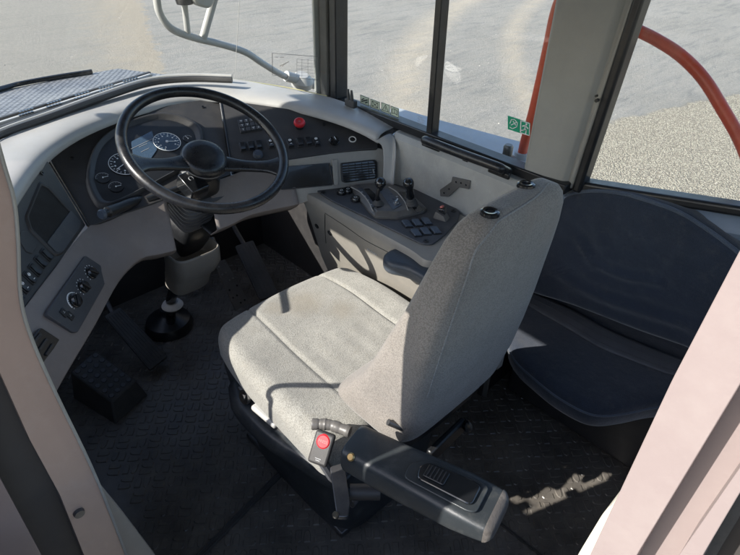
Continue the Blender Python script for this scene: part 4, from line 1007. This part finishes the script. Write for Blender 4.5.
# left side shield: curved sill with pale edge
sp = [(232, 382), (236, 402), (250, 420), (272, 440), (300, 458), (325, 474), (345, 482)]
low = [at(p[0] - 1, p[1] + 10, z=.34) for p in sp]; up = [at(*p, z=.415) for p in sp]
mb = MB(); grid(mb, [[p + V((.03, 0, -.02)) for p in low], low, [a * .5 + b_ * .5 + V((-.008, 0, 0)) for a, b_ in zip(low, up)], up, [p + V((.02, .0, .006)) for p in up], [p + V((.05, .01, 0)) for p in up]], 4, 3)
mb.build('side_shield', M['seatbase'], seat, solid=.005, ang=60)
MB().box(Matrix.Translation((.775, .92, .012)), .38, .50, .024).build('seat_rail', M['darksteel'], seat, bevel=.005)
# adjusters along the left side
m_ = frame(at(244, 397, z=.445), (0, 1, 0), (0, 0, 1), (-1, 0, .35))
o = MB().lathe(m_, [(0, .006), (.008, .006), (.009, .003), (.020, .002), (.022, -.006), (0, -.006)], 24).build('pump_knob', M['steel'], seat)
def handle(a, b_, za, r, name, mat):
    p, q = at(*a, z=za), at(*b_, z=za)
    return MB().box(frame((p + q) / 2, q - p, (0, 0, 1), None), (q - p).length, r * .9, r * 2).build(name, M[mat], seat, bevel=r * .35, seg=3)
handle((256, 404), (280, 424), .45, .019, 'adjust_lever', 'tube')
handle((279, 423), (303, 443), .44, .012, 'adjust_lever', 'black')
handle((300, 437), (322, 452), .45, .006, 'adjust_lever', 'darksteel')
MB().tube([at(*p, z=.455) for p in [(300, 434), (306, 438), (320, 452), (315, 455), (302, 444), (300, 436)]], .0035, 8, sub=3).build('wire_handle', M['steel'], seat)
MB().tube([at(*p, z=.425) for p in [(240, 388), (262, 412), (290, 436), (318, 455)]], .008, 8, sub=3).build('side_rod', M['darksteel'], seat)
# belt buckle with red button
bk = frame(at(322, 447, z=.575), (at(330, 440, z=.56) - at(316, 433, z=.56)), (0, 0, 1), None)
n_b = (EYE - at(322, 447, z=.57)).normalized(); ub = (at(331, 452, z=.57) - at(316, 440, z=.60)); 
ub = (at(334, 440, z=.575) - at(312, 432, z=.575)); bkM = frame(at(322, 448, z=.575), ub, n_b.cross(ub), (n_b + V((-.3, 0, 0))).normalized())
o = MB().box(bkM, .046, .072, .022).build('belt_buckle', M['fascia'], seat, bevel=.006, seg=3)
MB().lathe(bkM @ Matrix.Translation((0, .016, .0105)), [(0, .003), (.013, .003), (.0165, .0), (0, 0)], 24).build('release_button', M['red'], o)
MB().box(bkM @ Matrix.Translation((0, -.022, .0112)), .014, .0012, .0006).box(bkM @ Matrix.Translation((0, -.026, .0112)), .010, .0012, .0006).build('buckle_lettering', M['grime'], o)
def lettering(txt, M_, size, mat, par, name='lettering'):
    cu = bpy.data.curves.new(name, 'FONT'); cu.body = txt; cu.size = size; cu.align_x = 'CENTER'; cu.align_y = 'CENTER'; cu.extrude = .0003
    tmp = bpy.data.objects.new(name, cu); me = bpy.data.meshes.new_from_object(tmp); bpy.data.objects.remove(tmp)
    mb = MB(); mb.add([v.co.copy() for v in me.vertices], [tuple(p.vertices) for p in me.polygons], M_); return mb.build(name, M[mat], par, smooth=False)
lettering('PRESS', bkM @ Matrix.Translation((0, .016, .0139)), .0085, 'post2', o)
MB().tube(catmull([at(*p, z=.60) for p in [(312, 424), (330, 425), (350, 432)]], 12), [.0125 + .0006 * math.sin(k * 2.3) + .0008 * math.sin(k * .9) for k in range(25)], 16).build('belt_sleeve', M['gate'], seat)
MB().tube([at(322, 462, z=.53), at(335, 480, z=.46), at(345, 470, z=.42)], .010, 8, sub=3).build('belt_strap', M['belt'], seat)
# pivot bracket under the armrest
MB().prism(roundpoly([at(*p, z=.56) for p in [(330, 470), (344, 466), (350, 505), (348, 520), (337, 520)]], .006, 3), (0, 0, .012)).build('pivot_plate', M['darksteel'], seat, bevel=.002)
MB().tube([at(344, 495, z=.56), at(352, 505, z=.5), at(372, 478, z=.52)], .007, 8).build('pivot_rod', M['darksteel'], seat)
MB().lathe(frame(at(336, 515, z=.57), (1, 0, 0), (0, 1, 0), (-.3, -.2, 1)), [(0, .006), (.006, .006), (.008, 0), (0, 0)], 14).build('pivot_bolt', M['steel'], seat)
MB().tube([at(350, 492, z=.55), at(380, 492, z=.55)], .017, 16).build('pivot_knob', M['fascia'], seat)
# left armrest: a long padded box from root to tip
ra = [at(341, 452, z=.655), at(377, 424, z=.70)]      # root outer / inner at top
AU = (at(494, 505, z=.71) - at(360, 440, z=.69)); Lh = AU.length; AU.normalize()
AN = V((0, 0, 1)); AN = (AN - AU * AN.dot(AU)).normalized()
AW = AN.cross(AU).normalized()
if AW.x > 0: AW = -AW      # AW points to the left of the cab
AO = at(360, 440, z=.69)
def aring(t, hw, top, bot, off=0, e=5, n=40):
    c = AO + AU * (t * Lh) + AW * off; o = []
    for k in range(n):
        a = 2 * math.pi * k / n; cx, sy = math.cos(a), math.sin(a)
        X = hw * math.copysign(abs(cx) ** (2 / e), cx); Y = math.copysign(abs(sy) ** (2 / e), sy)
        Y = (top - bot) / 2 * Y + (top + bot) / 2
        o.append(c + AW * (X * (1 + .12 * (Y - top) / (bot - top))) + AN * Y)
    return o
arm = MB().loft([aring(-.08, .034, -.006, -.05), aring(-.07, .040, -.001, -.055), aring(-.05, .043, 0, -.06), aring(.15, .044, 0, -.064), aring(.30, .045, 0, -.066), aring(.6, .048, 0, -.062), aring(.8, .050, -.001, -.056), aring(.93, .049, -.004, -.05), aring(1.012, .0470, -.006, -.047)]).build('armrest', M['arm'], seat, ang=50)
MB().loft([aring(1.005, .0482, -.005, -.048), aring(1.025, .0465, -.007, -.046), aring(1.045, .041, -.011, -.043), aring(1.058, .034, -.015, -.039), aring(1.063, .024, -.02, -.034)]).build('worn_tip', M['armtip'], arm, ang=60)
AM = frame(AO, AU, AW, AN)
def apoly(pts, h0, h1, r): return MB().prism(roundpoly([AM @ V((x, y, h0)) for x, y in pts], r, 4), AN * (h1 - h0))
MB().loft([[AM @ V((Lh * .5 + (x - Lh * .5), y, -.034)) for x, y in q_] for q_ in [[(-.01, .047), (Lh * .95, .052), (Lh * .95, .0535), (-.01, .0485)]]] + [[AM @ V((x, y, -.030)) for x, y in [(-.01, .047), (Lh * .95, .052), (Lh * .95, .0535), (-.01, .0485)]]]).build('seam_line', M['arm'], arm)
apoly([(Lh * .42, -.034), (Lh * .88, -.037), (Lh * .93, -.030), (Lh * .93, .026), (Lh * .88, .032), (Lh * .50, .026), (Lh * .40, .0)], -.001, .0035, .012).build('control_recess', M['arm'], arm, bevel=.0015)
apoly([(Lh * .50, -.026), (Lh * .86, -.028), (Lh * .89, -.022), (Lh * .89, .018), (Lh * .84, .022), (Lh * .52, .018), (Lh * .47, .0)], .0035, .010, .010).build('control_pad', M['gloss'], arm, bevel=.003)
apoly([(Lh * .53, -.018), (Lh * .68, -.018), (Lh * .68, .012), (Lh * .53, .012)], .010, .0135, .004).build('slide_button', M['black'], arm, bevel=.0015)
mk = MB()
for k in range(5): mk.box(AM @ Matrix.Translation((Lh * (.555 + .025 * k), -.003, .0142)), .0022, .026, .0016)
mk.build('button_ribs', M['fascia'], arm)
h_ = hit(bvh(arm), 351, 457)
if h_: MB().lathe(frame(h_[0], h_[1].orthogonal(), h_[1].cross(h_[1].orthogonal()), h_[1]), [(0, .003), (.006, .003), (.0085, 0), (0, 0)], 20).build('armrest_rivet', M['brass'], arm)
q0 = at(393, 420, z=.64)
MB().tube([at(388, 422, z=.66), at(402, 428, z=.64)], .007, 14).build('armrest_pivot', M['darksteel'], seat)
# recliner lever behind the seat
p0, p1 = at(428, 458, z=.46), at(463, 424, z=.46)
o = MB().box(frame((p0 + p1) / 2, p1 - p0, (0, 0, 1), None), (p1 - p0).length, .05, .018).build('recliner_lever', M['black'], seat, bevel=.006)
MB().lathe(frame(p1 + V((-.005, -.015, .012)), (1, 0, 0), (0, 1, 0), (-.5, -.7, .5)), [(0, .016), (.013, .014), (.016, .004), (.016, -.012), (0, -.012)], 20).build('lever_knob', M['gloss'], o)
MB().box(Matrix.Translation(at(497, 360, z=.45)), .03, .03, .05).build('belt_anchor', M['silver'], seat, bevel=.006)
# right armrest (blue-grey)
ar = [at(*p, z=.70) for p in [(384, 253), (398, 246), (418, 246), (440, 256), (455, 275), (440, 285), (410, 268), (388, 262)]]
MB().prism(closed_curve(ar, 4), (0, 0, -.045)).build('armrest', M['armR'], seat, bevel=.014, seg=4)

# ------------------------------------------------------------------ jump seat
js = thing('jump_seat', 'dark navy fold down jump seat with a lap belt across it', 'seat', (1.4, .4, .0))
JB = Plane(V((1.458, .7, .42)), V((1.458, .1, .42)), V((1.412, .4, .92)))
bo = [(518, 284), (535, 262), (545, 232), (555, 205), (566, 195), (590, 190), (620, 192), (650, 200), (680, 211), (705, 226), (730, 244), (755, 268), (790, 330), (790, 388), (700, 350), (640, 329), (575, 304)]
JP = closed_curve([JB.at(*p) for p in bo], 4); jc = sum(JP, V()) / len(JP)
folds = []
for pts, r, wd in (([(583, 238), (600, 260), (628, 273), (662, 278)], .007, .012), ([(566, 222), (585, 240), (596, 264)], .006, .012), ([(552, 262), (590, 288), (640, 306), (700, 324)], .008, .016), ([(690, 240), (672, 268), (650, 290)], .005, .014), ([(610, 205), (600, 222), (606, 240)], .004, .016)):
    folds.append((catmull([JB.at(*p) for p in pts], 8), r, wd))
def fold(p):
    h = 0
    for c, r, wd in folds:
        d = min((p - q).length for q in c); h += .6 * r * math.exp(-(d / wd) ** 2) - r * .4 * math.exp(-((d - wd * 1.8) / wd) ** 2)
    return h
prof_ = [(.97, -.05), (1.0, -.035), (1.012, -.014), (1.0, .004), (.975, .014), (.945, .018)] + [(.92 - .03 * k, .0195 + .004 * math.sin(min(1, k / 10) * 1.57)) for k in range(30)]
mb = MB(); mb.loft([[jc + (p - jc) * q_ + JB.n * (h + (fold(jc + (p - jc) * q_) if q_ < .97 and h > .01 else 0)) for p in JP] for q_, h in prof_])
jb_ = mb.build('backrest', M['jump'], js, ang=80)
MB().tube([p + JB.n * .006 + (p - jc).normalized() * -.001 for p in JP[2:54]], .0060, 8).build('piping', M['jumpedge'], jb_)
zj = .43
co = [(520, 280), (512, 318), (509, 340), (516, 358), (535, 376), (558, 394), (585, 409), (605, 413), (630, 410), (660, 404), (700, 402), (760, 400), (800, 395), (760, 352), (700, 334), (640, 314), (580, 292), (540, 277)]
CP = [at(*p, z=zj) for p in co]; CP = closed_curve(CP, 4); c2 = sum(CP, V()) / len(CP); UP = V((0, 0, 1))
mb = MB(); mb.loft([[c2 + (p - c2) * s + UP * h for p in CP] for s, h in ((.95, -.07), (.985, -.055), (1.0, -.03), (1.0, -.012), (.985, .002), (.955, .009), (.88, .013), (.6, .016), (.2, .014))])
jcs = mb.build('cushion', M['jump'], js, ang=80)
MB().tube([p + (p - c2).normalized() * .0005 + UP * -.012 for p in CP[3:45]], .0035, 8).build('piping', M['jumpedge'], jcs)
# belt: flat webbing draped over the cushion
JC = bvh(jcs)
bl_ = [(524, 292), (545, 301), (575, 315), (605, 332), (640, 347), (670, 359), (684, 364)]
w2 = [(518, 299), (538, 313), (568, 330), (598, 348), (632, 362), (664, 374), (678, 377)]
def onj(p, h=.003):
    for tr in (JC, ):
        q = hit(tr, *p, h=h)
        if q: return q[0]
    return at(*p, z=zj + .012)
ra_ = [onj(p, .016) for p in bl_]; rb_ = [onj(p, .005) for p in w2]
mb = MB(); grid(mb, [ra_, [(a + b_) / 2 + V((0, 0, .003)) for a, b_ in zip(ra_, rb_)], rb_], 5, 4)
bt2 = mb.build('lap_belt', M['belt'], js, solid=.0025, ang=60)
for f in (.2, .5, .8): MB().tube([a * (1 - f) + b_ * f + V((0, 0, .0045)) for a, b_ in zip(ra_, rb_)], .0008, 6, sub=4).build('belt_stitch', M['ctop'], bt2)
for k in range(3):
    p, q = onj((672 + k * 4, 358 + k * 1.8), .011), onj((667 + k * 4, 371 + k * 1.5), .009); MB().tube([p, q], .0011, 6).build('belt_stitch', M['jumpedge'], bt2)
# folding frame below, ledge with bright edges
MB().box(Matrix.Translation((1.50, .32, .20)), .16, .70, .32).build('seat_box', M['fascia'], js, bevel=.01)
lg = tag(MB().prism([V((1.50, .62, .0)), V((1.62, .62, 0)), V((1.62, -.4, 0)), V((1.52, -.4, 0))], (0, 0, .035)).build('floor_ledge', M['fascia'], bevel=.003), 'low dark ledge on the floor along the wall under the jump seat', 'ledge')
for a, b_ in (((572, 406), (648, 444)), ((618, 413), (660, 434))):
    p, q = at(*a, z=.040), at(*b_, z=.040); MB().tube([p, q], .0016, 6).build('metal_edge', M['steel'], lg)

# ------------------------------------------------------------------ pedals
def pedal(name, label, quad, z0, z1, mat, th=.012, ribs=0, face=None):
    a, b_, c, d = at(*quad[0], z=z1), at(*quad[1], z=z1), at(*quad[2], z=z0), at(*quad[3], z=z0)
    n = (b_ - a).cross(d - a).normalized(); n = n if n.z > 0 else -n
    o = thing(name, label, 'pedal', (a + b_ + c + d) / 4)
    pl = MB().prism(roundpoly([a, b_, c, d], .008, 3), n * -th).build('pad', M[mat], o, bevel=.003)
    for k in range(ribs):
        t = (k + .5) / ribs; p = a * (1 - t) + b_ * t; q = d * (1 - t) + c * t; p, q = p + (q - p) * .05, q + (p - q) * .05
        MB().tube([p + n * .0005, q + n * .0005], .0022, 6).build('rib', M[face or mat], pl)
    q = (a + b_) / 2; r = V((q.x, q.y + .10, .30)); MB().tube([q - n * .01, (q + r) / 2 + V((0, .02, 0)), r], .011, 10, sub=4).build('lever', M['darksteel'], o)
    return o, (a, b_, c, d, n)
pedal('pedal', 'wide ribbed black pedal left of the steering column', [(104, 316), (120, 307), (168, 356), (150, 370)], .05, .17, 'rubber', ribs=7)
o, (a, b_, c, d, n) = pedal('pedal', 'narrow drilled steel pedal right of the steering column', [(215, 264), (225, 259), (249, 302), (236, 311)], .08, .24, 'gate')
for i, j in [(i, j) for i in range(6) for j in range(3) if (i * 2 + j) % 3 != 1]:
    t, s_ = (i + .5) / 6, (j + .6) / 3.2
    p = (a * (1 - s_) + b_ * s_) * (1 - t) + (d * (1 - s_) + c * s_) * t
    MB().lathe(frame(p + n * .0005, (1, 0, 0), n.cross(V((1, 0, 0))), n), [(0, .0025), (.0035, .0025), (.0045, 0), (0, 0)], 10).build('stud', M['steel'] if i < 3 else M['gloss'], o)
MB().tube([a + V((.02, .03, .06)), a + V((0.03, .06, .09))], [.022, .016], 12).build('return_spring', M['darksteel'], o)
pedal('pedal', 'broad black rubber accelerator pedal at the foot of the side console', [(235, 246), (253, 240), (279, 294), (260, 300)], .06, .20, 'rubber', ribs=5)
# foot rest wedge
o = thing('foot_rest', 'black studded foot rest wedge at the far left of the floor', 'foot rest', at(100, 380, z=.0))
A, B2, C2, D2 = at(70, 372, z=.14), at(95, 350, z=.14), at(136, 380, z=.08), at(112, 402, z=.08)
vs = [A, B2, C2, D2] + [V((p.x, p.y, 0)) for p in (A + V((-.02, .02, 0)), B2 + V((.02, .03, 0)), C2 + V((.02, -.02, 0)), D2 + V((-.02, -.03, 0)))]
MB().add(vs, [(0, 1, 2, 3), (4, 7, 6, 5), (0, 4, 5, 1), (1, 5, 6, 2), (2, 6, 7, 3), (3, 7, 4, 0)]).build('wedge', M['rubber'], o, bevel=.006)
n = (B2 - A).cross(D2 - A).normalized(); n = n if n.z > 0 else -n
for i in range(6):
    for j in range(4):
        t, s_ = (i + .6) / 6.2, (j + .6) / 4.2; p = (A * (1 - s_) + B2 * s_) * (1 - t) + (D2 * (1 - s_) + C2 * s_) * t
        MB().lathe(frame(p + n * .0003, (1, 0, 0), n.cross(V((1, 0, 0))), n), [(0, .0035), (.008, .0035), (.010, 0), (0, 0)], 14).build('stud', M['ctop'], o)

# ------------------------------------------------------------------ outside the cab
# unseen bent tube added left of the cab, shaped to throw the cushion's curved shadow
ap = []
for p in [(263, 404), (269, 396), (281, 389.5), (297, 386.5), (318, 386), (338, 386)]:
    q = at(*p, z=.535); ap.append(q + sd * ((q.x + .03) / -sd.x))
ap = [V((-.02, ap[0].y + .01, .78))] + ap + [ap[-1] + sd * .12, ap[-1] + sd * .4]
la = thing('shadow_caster_tube', 'unseen black bent tube outside the left window, added to throw the curved shadow on the cushion', 'mirror bracket', ap[0])
MB().tube(ap, .0085, 12, sub=5).build('arm_tube', M['black'], la)
MB().lathe(Matrix.Translation(ap[0] + V((0, 0, -.012))), [(0, .03), (.018, .03), (.024, .02), (.026, 0), (0, 0)], 18).build('mount', M['darksteel'], la)
# mirror bracket beyond the windscreen
mr = thing('mirror_bracket', 'pale grey tubular mirror bracket outside the windscreen', 'mirror bracket', at(305, 82, y=1.9))
YM = 2.15
MB().tube([at(*p, y=YM) for p in [(150, -40), (156, -5), (160, 14), (172, 29), (195, 38), (220, 44), (245, 52), (262, 63), (282, 75), (300, 82)]], .0140, 14, sub=5).build('arm_tube', M['tube'], mr)
MB().tube([at(183, -8, y=YM - .02), at(188, 35, y=YM)], .012, 12).build('strut', M['tube'], mr)
MB().tube([at(216, -8, y=YM - .02), at(203, 38, y=YM)], .016, 12).build('strut', M['tube'], mr)
MB().lathe(frame(at(184, -2, y=YM - .03), (1, 0, 0), (0, 1, 0), (0, 0, 1)), [(0, -.02), (.03, -.02), (.034, 0), (.03, .03), (0, .03)], 20).build('clamp', M['darksteel'], mr)
MB().prism(closed_curve([at(*p, y=YM - .08) for p in [(190, -30), (194, 0), (205, 8), (214, 4), (222, -30)]], 4), (0, .05, 0)).build('mirror_head', M['tube'], mr, bevel=.01)
MB().lathe(frame(at(302, 80, y=YM), (1, 0, 0), (0, 1, 0), (-.1, -.3, 1)), [(0, .03), (.03, .03), (.045, .015), (.055, 0), (.05, -.03), (0, -.03)], 20).build('foot', M['tube'], mr)
MB().tube([at(286, 76, y=YM), at(314, 84, y=YM)], .024, 12).build('foot_sleeve', M['tube'], mr)

# engine hood with tread plate and louvres
def treadmat():
    m, t, b = nodes('tread_plate'); g_ = t.nodes.new('ShaderNodeTexCoord').outputs['Object']
    mp = t.nodes.new('ShaderNodeMapping'); mp.inputs['Rotation'].default_value = (0, 0, R(40)); t.links.new(g_, mp.inputs[0])
    ck = N(t, 'ShaderNodeTexVoronoi', Scale=48.0, Randomness=.15); t.links.new(mp.outputs[0], ck.inputs['Vector'])
    n = N(t, 'ShaderNodeTexNoise', Scale=6.0, Detail=8.0, Roughness=.7); t.links.new(g_, n.inputs['Vector'])
    c = mixc(t, ramp(t, ck.outputs['Distance'], .25, .45), (.27, .28, .30), (.12, .125, .135)); c = mixc(t, ramp(t, n.outputs[0], .4, .7, 0, .6), c, (.36, .36, .35))
    t.links.new(c, b.inputs['Base Color']); b.inputs['Roughness'].default_value = .5; b.inputs['Metallic'].default_value = .3
    bp_ = N(t, 'ShaderNodeBump', Strength=.8, Distance=.006, invert=True); t.links.new(ck.outputs['Distance'], bp_.inputs['Height']); t.links.new(bp_.outputs[0], b.inputs['Normal'])
    return m
hd = thing('engine_hood', 'blue grey tread plate engine hood with louvres beyond the windscreen', 'hood', (.6, 2.6, .5))
ZH = .86
hp_ = [at(*p, z=ZH) for p in [(-80, 116), (0, 90.5), (60, 78), (118, 68), (166, 74), (150, 82), (105, 100), (0, 145), (-80, 180)]]
MB().prism(hp_, (0, 0, -.5)).build('tread_plate', treadmat(), hd, bevel=.008)
MB().tube([at(*p, z=ZH + .01) for p in [(-80, 118), (0, 89), (45, 79), (92, 71.5)]], .010, 8, sub=3).build('edge_trim', M['gloss'], hd)
lv_ = MB(); hl = [((-60, 138), (150, 73)), ((-60, 143), (151, 75)), ((-60, 149), (150, 77.5)), ((-60, 155), (148, 80))]
for i, (a, b_) in enumerate(hl):
    p, q = at(*a, z=ZH + .008), at(*b_, z=ZH + .008); MB().box(frame((p + q) / 2, q - p, V((0, 0, 1)).cross(q - p), (0, 0, 1)), (q - p).length, .016, .014).build('louvre', M['fascia'] if i % 2 == 0 else M['tube'], hd, bevel=.003)
for fx in (20, 48, 76, 100, 124):
    for k in range(5):
        for j in range(2):
            px = fx + k * 3.0; py = 118 - (px) * .295 + j * 3.2
            p = at(px, py, z=ZH + .016); MB().box(Matrix.Translation(p), .008, .014, .004).build('vent_slot', M['gloss'], hd)

# walkway / fender beyond the side window
fd = thing('side_fender', 'pale blue grey fender ledge outside the side window', 'fender', (1.6, 1.2, .6))
ZF = .80
f_ = [at(*p, z=ZF) for p in [(396, 106), (440, 119), (530, 143), (560, 151)]]
f_ += [V((1.43, f_[-1].y, ZF)), V((1.43, f_[0].y, ZF))]
MB().prism(f_, (0, 0, -.25)).build('fender_top', M['body'], fd, bevel=.012)
MB().prism([V((1.70, f_[0].y, .55)), V((1.70, -1.2, .55)), V((1.90, -1.2, .55)), V((1.90, f_[0].y, .55))], (0, 0, -.3)).build('fender_skirt', M['body'], fd, bevel=.01)
# red hoop
rr_ = thing('guard_rail', 'red painted tubular guard rail arching outside the side windows', 'guard rail', at(521, 150, x=1.72))
XR = 1.70
hpx = [(520, 168), (524, 145), (533, 112), (541, 78), (549, 42), (555, 14), (562, -3), (575, -8), (600, 4), (630, 26), (655, 39), (680, 55), (703, 78), (722, 108), (740, 140), (752, 172), (765, 215)]
MB().tube([at(*p, x=XR) for p in hpx], .0165, 16, sub=4).build('rail_tube', M['redpaint'], rr_)
MB().tube([at(522, 152, x=XR), at(517, 178, x=XR)], .026, 16).build('rail_socket', M['body'], rr_)
o = tag(MB().lathe(frame(at(508, 150, x=1.52), (1, 0, 0), (0, 1, 0), (0, 0, 1)), [(0, .018), (.012, .018), (.016, .012), (.016, -.02), (.03, -.024), (.03, -.03), (0, -.03)], 14).build('hinge_bolt', M['darksteel']), 'grey bolt on the fender ledge beside the red rail foot', 'bolt')
